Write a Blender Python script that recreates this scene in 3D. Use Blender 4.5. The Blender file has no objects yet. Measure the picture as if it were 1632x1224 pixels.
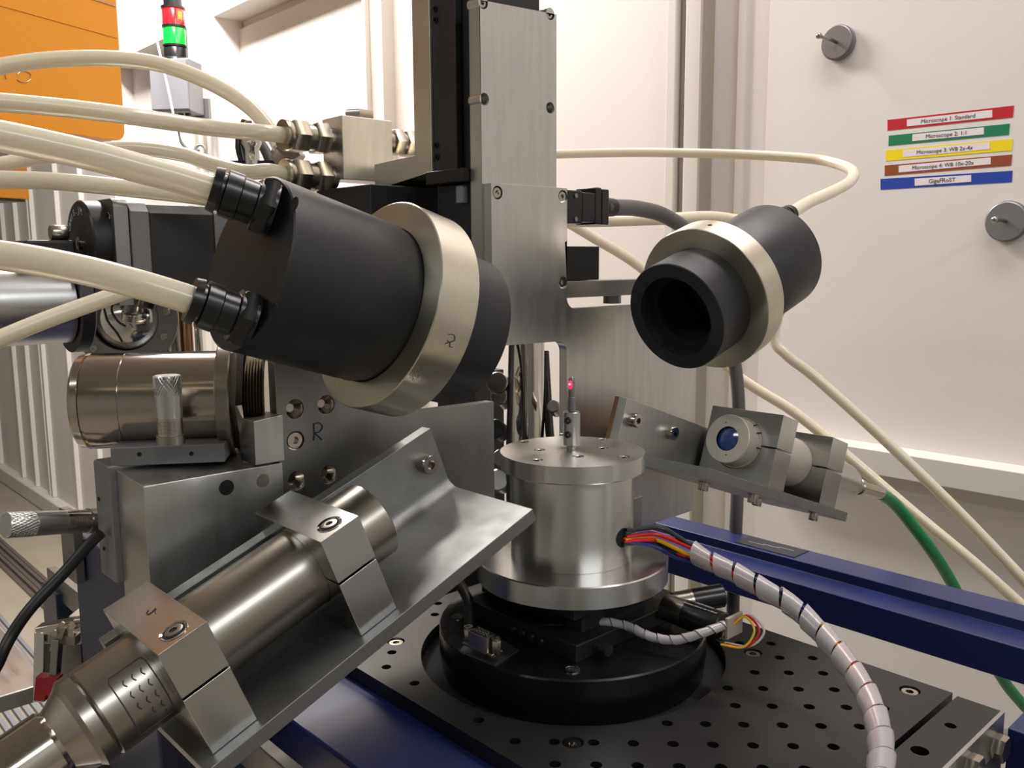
import bpy, bmesh, math, random
import numpy as np
from mathutils import Vector, Matrix
from mathutils.geometry import tessellate_polygon
random.seed(4)
sc = bpy.context.scene
col = sc.collection
PI = math.pi
V = lambda *a: np.array(a, float)

# ------------------------------------------------------------------ camera
F0 = 1400.; PITCH = math.radians(8); ROLL = math.radians(-.37); AZ = math.radians(47.2)
fh = V(-math.sin(AZ), math.cos(AZ), 0); rh = V(math.cos(AZ), math.sin(AZ), 0); up = V(0, 0, 1)
fwd = fh*math.cos(PITCH)-up*math.sin(PITCH); u0 = up*math.cos(PITCH)+fh*math.sin(PITCH)
rt = rh*math.cos(ROLL)+u0*math.sin(ROLL); uu = u0*math.cos(ROLL)-rh*math.sin(ROLL)
C = V(0, 0, 1.31)
cam = bpy.data.cameras.new('camera'); cam.sensor_width = 36; cam.lens = 36*F0/1632
cam.clip_start = .01; cam.clip_end = 50
co = bpy.data.objects.new('camera', cam); col.objects.link(co)
co.matrix_world = Matrix(((rt[0], uu[0], -fwd[0], C[0]), (rt[1], uu[1], -fwd[1], C[1]), (rt[2], uu[2], -fwd[2], C[2]), (0, 0, 0, 1)))
sc.camera = co
sc.view_settings.view_transform = 'Standard'; sc.view_settings.look = 'None'
sc.view_settings.exposure = 0.0; sc.view_settings.gamma = 1; sc.view_settings.use_curve_mapping = False

# ------------------------------------------------------------------ world, room lamps and added fill lamps
w = bpy.data.worlds.new('world'); sc.world = w; w.use_nodes = True
w.node_tree.nodes['Background'].inputs[0].default_value = (1, .93, .86, 1)
w.node_tree.nodes['Background'].inputs[1].default_value = .3
def area(loc, size, power, colr=(1, .965, .92), rot=(0, 0, 0)):
    l = bpy.data.lights.new('ceiling_or_fill_light', 'AREA'); l.shape = 'RECTANGLE'; l.size, l.size_y = size
    l.energy = power; l.color = colr
    o = bpy.data.objects.new('ceiling_or_fill_light', l); o.location = loc; o.rotation_euler = rot; col.objects.link(o)
area((-2.5, .75, 2.75), (1.6, .3), 112)
area((-.3, .95, 2.75), (1.3, .2), 19, (1, .92, .91))
area((1.9, .0, 2.8), (.4, 1.8), 38, (.95, .98, 1))  # added lamp: brightens the right wall so the front metals reflect it
area((-.9, -1.5, 2.75), (1.2, .3), 18, (.95, .98, 1))  # added fill lamp, left behind the camera, for brighter metal faces

def ray(px, py): return fwd+rt*(px-816)/F0-uu*(py-612)/F0
def P(px, py, d): return C+ray(px, py)*d
def on(px, py, ax, v):
    i = 'xyz'.index(ax); d = ray(px, py); return C+d*((v-C[i])/d[i])
def proj(p):
    d = np.asarray(p)-C; z = d@fwd; return 816+F0*(d@rt)/z, 612-F0*(d@uu)/z
def onp(px, py, p0, n):
    d = ray(px, py); return C+d*(((p0-C)@n)/(d@n))
def unit(v): return v/np.linalg.norm(v)

# ------------------------------------------------------------------ materials
def rgb(h): return tuple(((c/255)/12.92 if c/255 <= .04045 else ((c/255+.055)/1.055)**2.4) for c in h)+(1,)
def mat(name, colr, rough=.5, metal=0., noise=0., nscale=(40, 40, 40), bump=0., rvar=0., tr=0., sss=0., aniso=0., emit=None, es=0., spec=.5, coat=0., tint=None, radial=None):
    m = bpy.data.materials.new(name); m.use_nodes = True; nt = m.node_tree; b = nt.nodes['Principled BSDF']
    c = rgb(colr); b.inputs['Base Color'].default_value = c
    b.inputs['Roughness'].default_value = rough; b.inputs['Metallic'].default_value = metal
    b.inputs['Specular IOR Level'].default_value = spec
    if coat: b.inputs['Coat Weight'].default_value = coat; b.inputs['Coat Roughness'].default_value = .1
    if tr: b.inputs['Transmission Weight'].default_value = tr
    if sss:
        b.inputs['Subsurface Weight'].default_value = sss; b.inputs['Subsurface Radius'].default_value = (.006, .005, .003); b.inputs['Subsurface Scale'].default_value = 1
    if emit: b.inputs['Emission Color'].default_value = rgb(emit); b.inputs['Emission Strength'].default_value = es
    if radial:
        t = nt.nodes.new('ShaderNodeTangent'); t.direction_type = 'RADIAL'; t.axis = radial
        b.inputs['Anisotropic'].default_value = aniso; b.inputs['Anisotropic Rotation'].default_value = .25; nt.links.new(t.outputs[0], b.inputs['Tangent'])
    if noise or bump or rvar:
        tc = nt.nodes.new('ShaderNodeTexCoord'); mp = nt.nodes.new('ShaderNodeMapping'); nz = nt.nodes.new('ShaderNodeTexNoise')
        nt.links.new(tc.outputs['Object'], mp.inputs[0]); nt.links.new(mp.outputs[0], nz.inputs[0])
        mp.inputs['Scale'].default_value = nscale; nz.inputs['Scale'].default_value = 1; nz.inputs['Detail'].default_value = 5
        if noise:
            mx = nt.nodes.new('ShaderNodeMix'); mx.data_type = 'RGBA'
            c2 = tuple(min(1, v*(1-noise)) for v in c[:3])+(1,)
            if tint: c2 = rgb(tint)
            mx.inputs[6].default_value = c; mx.inputs[7].default_value = c2
            rp = nt.nodes.new('ShaderNodeMapRange'); rp.inputs[1].default_value = .35; rp.inputs[2].default_value = .7
            nt.links.new(nz.outputs[0], rp.inputs[0]); nt.links.new(rp.outputs[0], mx.inputs[0]); nt.links.new(mx.outputs[2], b.inputs['Base Color'])
        if rvar:
            mr = nt.nodes.new('ShaderNodeMapRange'); mr.inputs[1].default_value = .3; mr.inputs[2].default_value = .7
            mr.inputs[3].default_value = max(.02, rough-rvar); mr.inputs[4].default_value = rough+rvar
            nt.links.new(nz.outputs[0], mr.inputs[0]); nt.links.new(mr.outputs[0], b.inputs['Roughness'])
        if bump:
            bp = nt.nodes.new('ShaderNodeBump'); bp.inputs['Strength'].default_value = bump; bp.inputs['Distance'].default_value = .0005
            nt.links.new(nz.outputs[0], bp.inputs['Height']); nt.links.new(bp.outputs[0], b.inputs['Normal'])
    return m
M = {}
M['wall'] = mat('wall_paint', (220, 214, 209), .55, noise=.05, nscale=(3, 3, 3), bump=.05)
M['wallfar'] = mat('far_wall_paint', (160, 159, 155), .6)
M['wallrib'] = mat('wall_rib_paint', (208, 204, 196), .5)
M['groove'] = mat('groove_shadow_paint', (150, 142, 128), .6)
M['floor'] = mat('floor_lino', (160, 150, 134), .45, noise=.1, nscale=(6, 6, 6))
M['rail'] = mat('floor_rail_metal', (120, 110, 105), .45, .6)
M['alu'] = mat('brushed_aluminium', (208, 207, 203), .36, 1., noise=.10, nscale=(30, 160, 18), rvar=.04, bump=.02)
M['alud'] = mat('dull_aluminium', (150, 149, 146), .42, 1., noise=.12, nscale=(60, 60, 20), rvar=.06)
M['aluz'] = mat('turned_aluminium', (214, 213, 210), .27, 1., aniso=.8, radial='Z')
M['alux'] = mat('smooth_aluminium', (190, 190, 188), .3, 1., noise=.05, nscale=(40, 40, 40), rvar=.04)
M['champ'] = mat('warm_plated_steel', (214, 208, 190), .38, 1., noise=.08, nscale=(30, 30, 30), rvar=.06)
M['aluc'] = mat('milled_clamp_aluminium', (186, 186, 185), .2, 1., rvar=.03, nscale=(40, 40, 40))
M['almatt'] = mat('matt_milled_aluminium', (150, 150, 148), .5, 1., noise=.1, nscale=(60, 60, 60), rvar=.05)
M['ring'] = mat('turned_ring_steel', (214, 208, 190), .3, 1., noise=.05, nscale=(40, 40, 40), rvar=.04, aniso=.7, radial='Y')
M['steel'] = mat('polished_steel', (190, 182, 172), .16, 1., noise=.08, nscale=(20, 20, 20), rvar=.04)
M['steeld'] = mat('brushed_steel', (158, 152, 144), .3, 1., noise=.05, nscale=(30, 30, 30), rvar=.02)
M['chrome'] = mat('chrome', (215, 212, 205), .08, 1.)
M['nickel'] = mat('nickel_plate', (188, 182, 168), .27, 1.)
M['black'] = mat('black_anodised', (30, 29, 30), .42, .0, noise=.2, nscale=(80, 80, 80), rvar=.05, bump=.03)
M['blackm'] = mat('matt_black_anodised', (33, 33, 36), .42, 0, noise=.18, nscale=(50, 50, 50), rvar=.06)
M['blackg'] = mat('satin_black_plate', (26, 25, 25), .32, .0, noise=.25, nscale=(14, 14, 14), rvar=.05)
M['blackd'] = mat('glossy_black_anodised', (15, 15, 16), .28, .0, noise=.2, nscale=(30, 30, 30), rvar=.04)
M['bore'] = mat('bore_black', (8, 8, 9), .8)
M['plastic'] = mat('black_plastic', (20, 20, 21), .28)
M['rubber'] = mat('black_rubber', (24, 23, 23), .45)
M['greycab'] = mat('grey_cable', (84, 82, 82), .5)
M['green'] = mat('green_cable', (8, 122, 66), .4)
M['hose'] = mat('milky_hose', (240, 232, 208), .22, sss=.5, tr=.2)
M['blue'] = mat('blue_paint', (36, 43, 92), .34, noise=.08, nscale=(8, 8, 8))
M['blued'] = mat('dark_blue_grey', (52, 56, 74), .4)
M['orange'] = mat('orange_paint', (236, 152, 20), .38, noise=.04, nscale=(3, 3, 3))
M['greyp'] = mat('grey_plastic', (126, 126, 132), .45)
M['grey'] = mat('grey_anodised', (128, 127, 128), .4, .5)
M['red'] = mat('red_lens', (235, 20, 30), .2, emit=(255, 20, 30), es=.5, coat=.5)
M['grn'] = mat('green_lens', (10, 150, 50), .2, emit=(10, 220, 60), es=.6, coat=.5)
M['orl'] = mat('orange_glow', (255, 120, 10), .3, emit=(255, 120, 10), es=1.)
M['glow'] = mat('red_laser_glow', (255, 30, 60), .3, emit=(255, 20, 60), es=3)
M['core'] = mat('laser_core', (255, 190, 190), .3, emit=(255, 160, 170), es=5)
M['lens'] = mat('blue_lens', (30, 62, 128), .12, coat=1.)
M['aluz2'] = mat('plain_turned_aluminium', (196, 195, 192), .32, 1.)
M['beige'] = mat('beige_barrel', (188, 180, 168), .45, .3)
M['paper'] = mat('white_paper', (226, 216, 218), .7)
M['ink'] = mat('dark_ink', (62, 54, 62), .7)
M['inkb'] = mat('blue_marker', (24, 44, 84), .6)
M['white'] = mat('white_print', (200, 200, 198), .6)
M['wrap'] = mat('clear_spiral_wrap', (236, 230, 230), .22, tr=.6, sss=.1)
M['copper'] = mat('copper_tone_metal', (190, 150, 120), .3, 1.)
for n, c in dict(tred=(186, 18, 38), tgreen=(4, 120, 82), tyellow=(236, 212, 0), tbrown=(140, 66, 34), tblue=(20, 62, 160), wred=(205, 24, 34), wyel=(240, 186, 10), wblk=(22, 24, 24), wgrn=(20, 62, 56), wblu=(30, 42, 110), wwht=(220, 214, 210), redh=(150, 20, 30)).items():
    M[n] = mat(n, c, .45)
M['sticker'] = mat('dark_sticker', (34, 36, 44), .5, noise=.0)

# ------------------------------------------------------------------ mesh helpers
def frame_of(d):
    d = unit(d); a = V(0, 0, 1) if abs(d[2]) < .9 else V(1, 0, 0)
    x = unit(np.cross(a, d)); return x, np.cross(d, x), d
class MB:
    def __init__(s): s.v = []; s.f = []
    def add(s, vs, fs):
        n = len(s.v); s.v += [tuple(map(float, q)) for q in vs]; s.f += [tuple(i+n for i in f) for f in fs]; return s
    def boxf(s, o, U, W, N):     # corner o and three edge vectors
        o, U, W, N = map(np.asarray, (o, U, W, N))
        vs = [o+a*U+b*W+c*N for c in (0, 1) for b in (0, 1) for a in (0, 1)]
        return s.add(vs, [(0, 2, 3, 1), (4, 5, 7, 6), (0, 1, 5, 4), (2, 6, 7, 3), (0, 4, 6, 2), (1, 3, 7, 5)])
    def box(s, x0, x1, y0, y1, z0, z1): return s.boxf((x0, y0, z0), V(x1-x0, 0, 0), V(0, y1-y0, 0), V(0, 0, z1-z0))
    def cbox(s, c, U, W, N):     # centred box with half vectors
        c, U, W, N = map(np.asarray, (c, U, W, N)); return s.boxf(c-U-W-N, 2*U, 2*W, 2*N)
    def lathe(s, o, d, prof, seg=48, fr=None):
        x, y, d = fr if fr else frame_of(d); o = np.asarray(o); rings = []; vs = []; fs = []
        for t, r in prof:
            if r <= 1e-7: rings.append([len(vs)]); vs.append(o+d*t)
            else:
                rings.append(list(range(len(vs), len(vs)+seg)))
                vs += [o+d*t+x*r*math.cos(2*PI*k/seg)+y*r*math.sin(2*PI*k/seg) for k in range(seg)]
        for a, b in zip(rings, rings[1:]):
            for k in range(seg):
                k2 = (k+1) % seg
                if len(a) == 1 and len(b) == 1: continue
                if len(a) == 1: fs.append((a[0], b[k], b[k2]))
                elif len(b) == 1: fs.append((a[k], b[0], a[k2]))
                else: fs.append((a[k], b[k], b[k2], a[k2]))
        return s.add(vs, fs)
    def cyl(s, o, d, r, L, seg=32, ch=0.):
        ch = min(ch, r*.5, L*.3)
        pr = [(0, 0), (0, r-ch), (ch, r), (L-ch, r), (L, r-ch), (L, 0)] if ch else [(0, 0), (0, r), (L, r), (L, 0)]
        return s.lathe(o, d, pr, seg)
    def hexn(s, o, d, r, L, ch=.0): return s.lathe(o, d, [(0, 0), (0, r*.93), (r*.1, r), (L-r*.1, r), (L, r*.93), (L, 0)], 6)
    def prism(s, poly, o, U, W, N, holes=()):   # polygon in (U,W), extruded by vector N, with round holes
        o, U, W, N = map(np.asarray, (o, U, W, N))
        loops = [[(float(a), float(b)) for a, b in poly]]
        for h in holes:
            cx, cy, r = h[:3]; n = h[3] if len(h) > 3 else 20
            loops.append([(cx+r*math.cos(2*PI*k/n), cy-r*math.sin(2*PI*k/n)) for k in range(n)])
        tri = tessellate_polygon([[Vector((a, b, 0)) for a, b in L] for L in loops])
        flat = [q for L in loops for q in L]; n = len(flat)
        vs = [o+U*a+W*b for a, b in flat]+[o+U*a+W*b+N for a, b in flat]
        fs = [tuple(t) for t in tri]+[tuple(i+n for i in reversed(t)) for t in tri]
        k = 0
        for L in loops:
            m = len(L)
            for i in range(m): fs.append((k+i, k+(i+1) % m, n+k+(i+1) % m, n+k+i))
            k += m
        return s.add(vs, fs)
    def tube(s, pts, r, seg=14, sub=10, cap=True):
        pts, rr = spline(pts, sub, r); fr = frames(pts); vs = []; fs = []
        for p, (x, y), q in zip(pts, fr, rr):
            vs += [p+x*q*math.cos(2*PI*k/seg)+y*q*math.sin(2*PI*k/seg) for k in range(seg)]
        for i in range(len(pts)-1):
            for k in range(seg):
                a = i*seg+k; b = i*seg+(k+1) % seg; fs.append((a, a+seg, b+seg, b))
        if cap: fs.append(tuple(range(seg))); fs.append(tuple(reversed(range(len(vs)-seg, len(vs)))))
        return s.add(vs, fs)
    def sph(s, c, r, seg=16, n=8): return s.lathe(np.asarray(c)-V(0, 0, r), V(0, 0, 1), [(r-r*math.cos(PI*k/n), r*math.sin(PI*k/n) if 0 < k < n else 0) for k in range(n+1)], seg)
def spline(pts, sub, r=.005):
    pts = [np.asarray(p, float) for p in pts]; rs = list(r) if isinstance(r, (list, tuple)) else [r]*len(pts)
    if len(pts) == 2: sub = max(2, sub//3)
    q = [2*pts[0]-pts[1]]+pts+[2*pts[-1]-pts[-2]]; out = []; ro = []
    for i in range(1, len(q)-2):
        a, b, c, d = q[i-1:i+3]
        for k in range(sub):
            t = k/sub; out.append(.5*((2*b)+(c-a)*t+(2*a-5*b+4*c-d)*t*t+(3*b-a-3*c+d)*t**3)); ro.append(rs[i-1]*(1-t)+rs[i]*t)
    out.append(pts[-1]); ro.append(rs[-1]); return out, ro
def frames(pts):
    T = [unit(pts[min(i+1, len(pts)-1)]-pts[max(i-1, 0)]) for i in range(len(pts))]; x, y, _ = frame_of(T[0]); fr = [(x, y)]
    for t in T[1:]:
        x = unit(x-t*(x@t)); y = np.cross(t, x); fr.append((x, y))
    return fr
ROOT = {}
def build(name, mb, m, parent=None, bevel=0., smooth=35, seg=2, origin=None):
    org = np.asarray(origin) if origin is not None else (ROOT[parent.name] if parent is not None else None)
    vs = np.array(mb.v)
    if org is None: org = (vs.min(0)+vs.max(0))/2
    me = bpy.data.meshes.new(name); me.from_pydata((vs-org).tolist(), [], mb.f)
    bm = bmesh.new(); bm.from_mesh(me); bmesh.ops.recalc_face_normals(bm, faces=bm.faces); bm.to_mesh(me); bm.free()
    me.materials.append(M[m] if isinstance(m, str) else m)
    for p in me.polygons: p.use_smooth = True
    me.set_sharp_from_angle(angle=math.radians(smooth))
    o = bpy.data.objects.new(name, me); col.objects.link(o)
    if parent is not None: o.parent = parent; ROOT[o.name] = ROOT[parent.name]
    else: o.location = org; ROOT[o.name] = org
    if bevel:
        md = o.modifiers.new('bevel', 'BEVEL'); md.width = bevel; md.segments = seg; md.limit_method = 'ANGLE'; md.angle_limit = math.radians(40)
        md.harden_normals = True
    return o
def thing(name, label, cat, loc, group=None):
    o = bpy.data.objects.new(name, None); o.empty_display_size = .01; col.objects.link(o); o.location = loc; ROOT[o.name] = np.asarray(loc, float)
    o['label'] = label; o['category'] = cat
    if group: o['group'] = group
    return o
def tag(o, label, cat, group=None):
    o['label'] = label; o['category'] = cat
    if group: o['group'] = group
    return o
def struct(name, mb, m, parent=None, **k):
    o = build(name, mb, m, parent, **k)
    if parent is None: o['kind'] = 'structure'
    return o
def txt(s, size, o, U, W, m, name, parent, depth=.0002, align='CENTER'):
    cu = bpy.data.curves.new(name, 'FONT'); cu.body = s; cu.size = size; cu.align_x = align; cu.align_y = 'CENTER'; cu.extrude = depth/size*size; cu.resolution_u = 3
    t = bpy.data.objects.new('tmp', cu); col.objects.link(t); bpy.context.view_layer.update()
    me = bpy.data.meshes.new_from_object(t.evaluated_get(bpy.context.evaluated_depsgraph_get())); bpy.data.objects.remove(t)
    U = unit(np.asarray(U, float)); W = np.asarray(W, float); W = unit(W-U*(W@U)); N = np.cross(U, W); org = ROOT[parent.name]
    for v in me.vertices:
        p = np.asarray(o)+U*v.co.x+W*v.co.y+N*v.co.z-org; v.co = p
    me.materials.clear(); me.materials.append(M[m]); ob = bpy.data.objects.new(name, me); col.objects.link(ob); ob.parent = parent; ROOT[ob.name] = org
    return ob
def fillet(poly, idx, r, n=6):
    out = []
    for i, p in enumerate(poly):
        if i not in idx: out.append(p); continue
        p = V(*p); a = unit(V(*poly[i-1])-p); b = unit(V(*poly[(i+1) % len(poly)])-p)
        ang = math.acos(max(-1, min(1, a@b)))/2; d = r/math.tan(ang); c = p+unit(a+b)*r/math.sin(ang)
        s = p+a*d; e = p+b*d; a0 = math.atan2(*(s-c)[::-1]); a1 = math.atan2(*(e-c)[::-1]); da = (a1-a0+PI) % (2*PI)-PI
        out += [tuple(c+r*V(math.cos(a0+da*k/n), math.sin(a0+da*k/n))) for k in range(n+1)]
    return out
def socket_screw(o, d, r, h, parent, m='steel', name='screw', hexr=None):
    """cap screw head: hollow hexagon socket"""
    x, y, dd = frame_of(d); s = MB(); hr = hexr or r*.48
    s.lathe(o, d, [(0, 0), (0, r), (h*.85, r), (h, r*.9), (h, hr*1.15)], 24)
    top = np.asarray(o)+dd*h
    ring = [top+x*hr*1.15*math.cos(2*PI*k/24)+y*hr*1.15*math.sin(2*PI*k/24) for k in range(24)]
    hx = [top+(x*math.cos(2*PI*k/24)+y*math.sin(2*PI*k/24))*hr*math.cos(PI/6)/math.cos(((2*PI*k/24) % (PI/3))-PI/6) for k in range(24)]
    bt = [q-dd*h*.6 for q in hx]
    s.add(ring+hx+bt+[top-dd*h*.6], [(k, (k+1) % 24, 24+(k+1) % 24, 24+k) for k in range(24)]+[(24+k, 24+(k+1) % 24, 48+(k+1) % 24, 48+k) for k in range(24)]+[(48+k, 48+(k+1) % 24, 72) for k in range(24)])
    return build(name, s, m, parent, smooth=30)
def stroke(pts, r, m, name, parent): return build(name, MB().tube(pts, r, 6, 4), m, parent)

# ================================================================== ROOM
YW = 1.3
struct('floor', MB().box(-7, 2.6, -2.6, 1.6, -.06, 0), 'floor')
struct('ceiling', MB().box(-7, 2.6, -2.6, 1.6, 2.9, 2.96), 'wallfar')
struct('wall_left', MB().box(-7.06, -7, -2.6, 1.6, 0, 2.9), 'wallfar')
struct('wall_right', MB().box(2.6, 2.66, -2.6, 1.6, 0, 2.9), 'wallfar')
struct('wall_front', MB().box(-7, 2.6, -2.66, -2.6, 0, 2.9), 'wallfar')
struct('wall_back', MB().box(-7, 2.6, YW+.1, YW+.16, 0, 2.9), 'wall')
n = [0]
def trim(mb, m='wall', **k): n[0] += 1; return struct('trim_%d' % n[0], mb, m, **k)
trim(MB().box(-1.90, 2.6, YW+.004, YW+.1, 0, 2.9))                  # big flush panel right of the recess
trim(MB().box(-2.99, -2.79, YW, YW+.1, 0, 2.9), bevel=.004)          # column between recesses
trim(MB().box(-2.79, -1.90, YW, YW+.1, 2.085, 2.9))                   # header of near recess
trim(MB().box(-3.78, -2.99, YW, YW+.1, 2.09, 2.9))                   # header of far recess
trim(MB().box(-7, -3.78, YW, YW+.1, 0, 2.9))
trim(MB().box(-2.79, -1.9, YW+.085, YW+.1, 0, 2.06), 'wall', bevel=.002)
for x in (-2.97, -2.905, -2.83): trim(MB().box(x, x+.018, YW-.012, YW+.001, 0, 2.9), 'wallrib')
# ribs of the nearer wall
for x0, x1, d in ((-1.905, -1.893, .03), (-1.835, -1.822, .03), (-1.893, -1.835, .016), (-1.74, -1.725, .01)):
    trim(MB().box(x0, x1, YW-d, YW+.01, 0, 2.9), 'wallrib', bevel=.001)
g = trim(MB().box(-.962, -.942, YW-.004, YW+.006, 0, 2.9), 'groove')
trim(MB().box(-.942, -.906, YW-.022, YW+.006, 0, 2.9), 'wallrib', bevel=.003)
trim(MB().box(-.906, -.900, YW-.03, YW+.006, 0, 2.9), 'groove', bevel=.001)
trim(MB().box(-.985, -.966, YW-.016, YW+.006, 0, 2.9), 'wallrib', bevel=.002)
trim(MB().box(-.85, -.836, YW-.003, YW+.006, 0, 2.9), 'wallrib', bevel=.001)
struct('door_1', MB().box(-.793, 2.3, YW-.002, YW+.02, .99, 2.9), 'wall', bevel=.001)
trim(MB().box(-.79, 2.3, YW-.045, YW+.006, .992, 1.030), 'wallrib', bevel=.002)   # ledge under the door panel
trim(MB().box(-.79, 2.3, YW-.001, YW+.006, 0, .992), 'wall')
# far left panel ribs and skirting
for x in (-6.6, -6.05, -5.55, -5.28, -5.02, -4.97, -4.55, -4.2):
    trim(MB().box(x, x+.03, YW-.02, YW+.006, .09, 2.9), 'wallrib', bevel=.004)
struct('baseboard_back', MB().box(-7, -3.78, YW-.05, YW+.01, 0, .09), 'wallrib', bevel=.01)
# floor track
ft = thing('floor_track', 'dark grooved metal track set in the beige floor at far left', 'track', (-3.5, .9, 0))
for k in range(5): build('rail', MB().box(-7, -1.2, .86+k*.022, .875+k*.022, 0, .012+.006*(k % 2)), 'rail', ft, bevel=.001)
gm = thing('ribbed_mat', 'grey ribbed floor grating beside the metal track at lower left', 'grating', (-3, .6, 0))
for k in range(14): build('rib', MB().box(-5.2, -1.4, .40+k*.024, .412+k*.024, 0, .012), 'greyp', gm)

# ---- coloured tape labels
tapes = [('tred', 'Microscope 1: Standard', [(1414.6, 191.2), (1616.1, 168.2), (1614.4, 187), (1414.6, 208.2)], [(998, 648), (1460, 595), (1460, 636), (998, 685)], 'red tape label with white strip reading Microscope 1: Standard', (1080, 1372)),
 ('tgreen', 'Microscope 2: 1:1', [(1416.7, 216.2), (1609.4, 197), (1607.9, 214.7), (1416.1, 232.4)], [(1028, 728), (1415, 690), (1415, 728), (1028, 765)], 'green tape label with white strip reading Microscope 2: 1:1', (1108, 1326)),
 ('tyellow', 'Microscope 3: WB 2x-4x', [(1412, 239.7), (1614.4, 221.2), (1612.6, 239.7), (1412, 256.8)], [(976, 814), (1447, 770), (1447, 808), (976, 852)], 'yellow tape label with white strip reading Microscope 3: WB 2x-4x', (1054, 1358)),
 ('tbrown', 'Microscope 4: WB 10x-20x', [(1410.2, 263.8), (1613.2, 246.2), (1611.4, 263.8), (1410, 280.3)], [(953, 898), (1452, 853), (1452, 890), (953, 935)], 'brown tape label with white strip reading Microscope 4: WB 10x-20x', (1030, 1364)),
 ('tblue', 'GigaFRoST', [(1403.5, 285.3), (1613.8, 272), (1612.6, 290.3), (1403.5, 302.4)], [(1040, 968), (1346, 948), (1346, 985), (1040, 1007)], 'blue tape label with white strip reading GigaFRoST', (1118, 1262))]
for m_, s_, q_, p_, lab, tx_ in tapes:
    yf = YW-.002
    a = [on(*q, 'y', yf) for q in q_]; b = [on(1152+q[0]/3.4, q[1]/3.4, 'y', yf-.0004) for q in p_]
    t = thing('tape_label', lab, 'label', sum(a)/4, 'coloured microscope labels on the wall')
    MBq = lambda c, d: MB().add(c+[x-V(0, d, 0) for x in c], [(0, 1, 2, 3), (7, 6, 5, 4), (0, 4, 5, 1), (1, 5, 6, 2), (2, 6, 7, 3), (3, 7, 4, 0)])
    build('tape', MBq(a, .0004), m_, t); build('paper_strip', MBq(b, .0003), 'paper', t)
    U = b[1]-b[0]; wd = (tx_[1]-tx_[0])/(p_[1][0]-p_[0][0])*np.linalg.norm(U)
    f = ((tx_[0]+tx_[1])/2-p_[0][0])/(p_[1][0]-p_[0][0])
    cpt = b[0]*.5+b[3]*.5+((b[1]+b[2])*.5-(b[0]+b[3])*.5)*f-V(0, .0005, 0)
    ob = txt(s_, .0135, cpt, U, V(0, 0, 1), 'ink', 'lettering', t, .0001)
    cur = np.array([v.co for v in ob.data.vertices]); sp = (cur@unit(U)); k = wd/(sp.max()-sp.min()); mid = (sp.max()+sp.min())/2
    cen = (cur.min(0)+cur.max(0))/2
    for v in ob.data.vertices: v.co = cen+(np.array(v.co)-cen)*k
# ---- magnet hooks
def hook(px, py, R, tipxy, lab):
    c = on(px, py, 'y', YW-.002); t = thing('magnet_hook', lab, 'hook', c, 'round magnet hooks on the wall')
    build('magnet_disc', MB().lathe(c, V(0, -1, 0), [(0, 0), (0, R*.97), (.004, R), (.009, R), (.0095, R*.95), (.0115, R*.95), (.0125, R*.9), (.0125, 0)], 40), 'grey', t)
    e = on(*tipxy, 'y', YW-.052)
    m = c+V(0, -.0125, 0)
    build('hook_arm', MB().tube([m, m+V(0, -.02, .001), (m+e)/2+V(0, -.012, 0), e], .0025, 10), 'steeld', t)
    build('hook_tip', MB().sph(e, .0045), 'steeld', t)
hook(1339, 69, .0255, (1305, 57), 'round grey magnet with small hook, high on the pale wall')
hook(1608, 353, .027, (1585, 350), 'round grey magnet with small hook at the right edge, lower on the wall')

# ================================================================== SAMPLE STAGE
S = P(908, 605, .55); AX = P(912, 718, .55); zt = AX[2]
ax0 = V(AX[0], AX[1], 0); Z = V(0, 0, 1)
def az(z): return V(AX[0], AX[1], z)
st = thing('sample_stage', 'turned aluminium sample stage with round top plate and wide base flange', 'stage', az(zt-.0805))
holes = [(834.6, 703.8), (860, 717), (856, 733), (921.5, 727), (994, 728), (960, 713.7), (959.5, 699.5)]
hp = [on(*q, 'z', zt) for q in holes]
n_ = 72; R1 = .0452
circ = [(R1*math.cos(2*PI*k/n_), R1*math.sin(2*PI*k/n_)) for k in range(n_)]
top = MB(); top.prism(circ, az(zt-.003), V(1, 0, 0), V(0, 1, 0), Z*.003, [(p[0]-AX[0], p[1]-AX[1], .0036) for p in hp])
top.lathe(az(zt-.0108), Z, [(0, 0), (0, R1-.0006), (.0006, R1), (.0078, R1)], n_)
build('top_plate', top, 'aluz', st, smooth=40, origin=None)
for p in hp: socket_screw(V(p[0], p[1], zt-.0032), Z, .0033, .0028, st, 'chrome')
cyl = MB().lathe(az(zt-.0665), Z, [(0, 0), (0, .0388), (.0002, .039), (.05, .039), (.052, .0388), (.0555, .0388), (.0557, 0)], 96)
build('cylinder', cyl, 'aluz', st)
build('base_flange', MB().lathe(az(zt-.0805), Z, [(0, 0), (0, .0599), (.0006, .0605), (.0133, .0605), (.0140, .0598), (.0140, 0)], 96), 'aluz', st)
pc = onp(992, 856, az(zt)-V(0, 0, .04)+V(.02, .033, 0), unit(V(.5, .86, 0)))
rd = ray(993, 857); a2 = rd[0]**2+rd[1]**2; e0 = C-az(0); b2_ = e0[0]*rd[0]+e0[1]*rd[1]; c2_ = e0[0]**2+e0[1]**2-.039**2
pc = C+rd*((-b2_-math.sqrt(b2_*b2_-a2*c2_))/a2)
pd = unit(V(pc[0]-AX[0], pc[1]-AX[1], 0)); pc = V(AX[0], AX[1], pc[2])+pd*.0382
build('cable_port', MB().lathe(pc, pd, [(0, 0), (0, .0060), (.0011, .0060), (.0010, .0055), (.0010, 0)], 24), 'bore', st)
bt = on(1016, 793, 'y', .42)
build('clamp_tab', MB().box(bt[0]-.006, bt[0], .415, .425, bt[2]-.022, bt[2]), 'alud', st, bevel=.0005)
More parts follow.
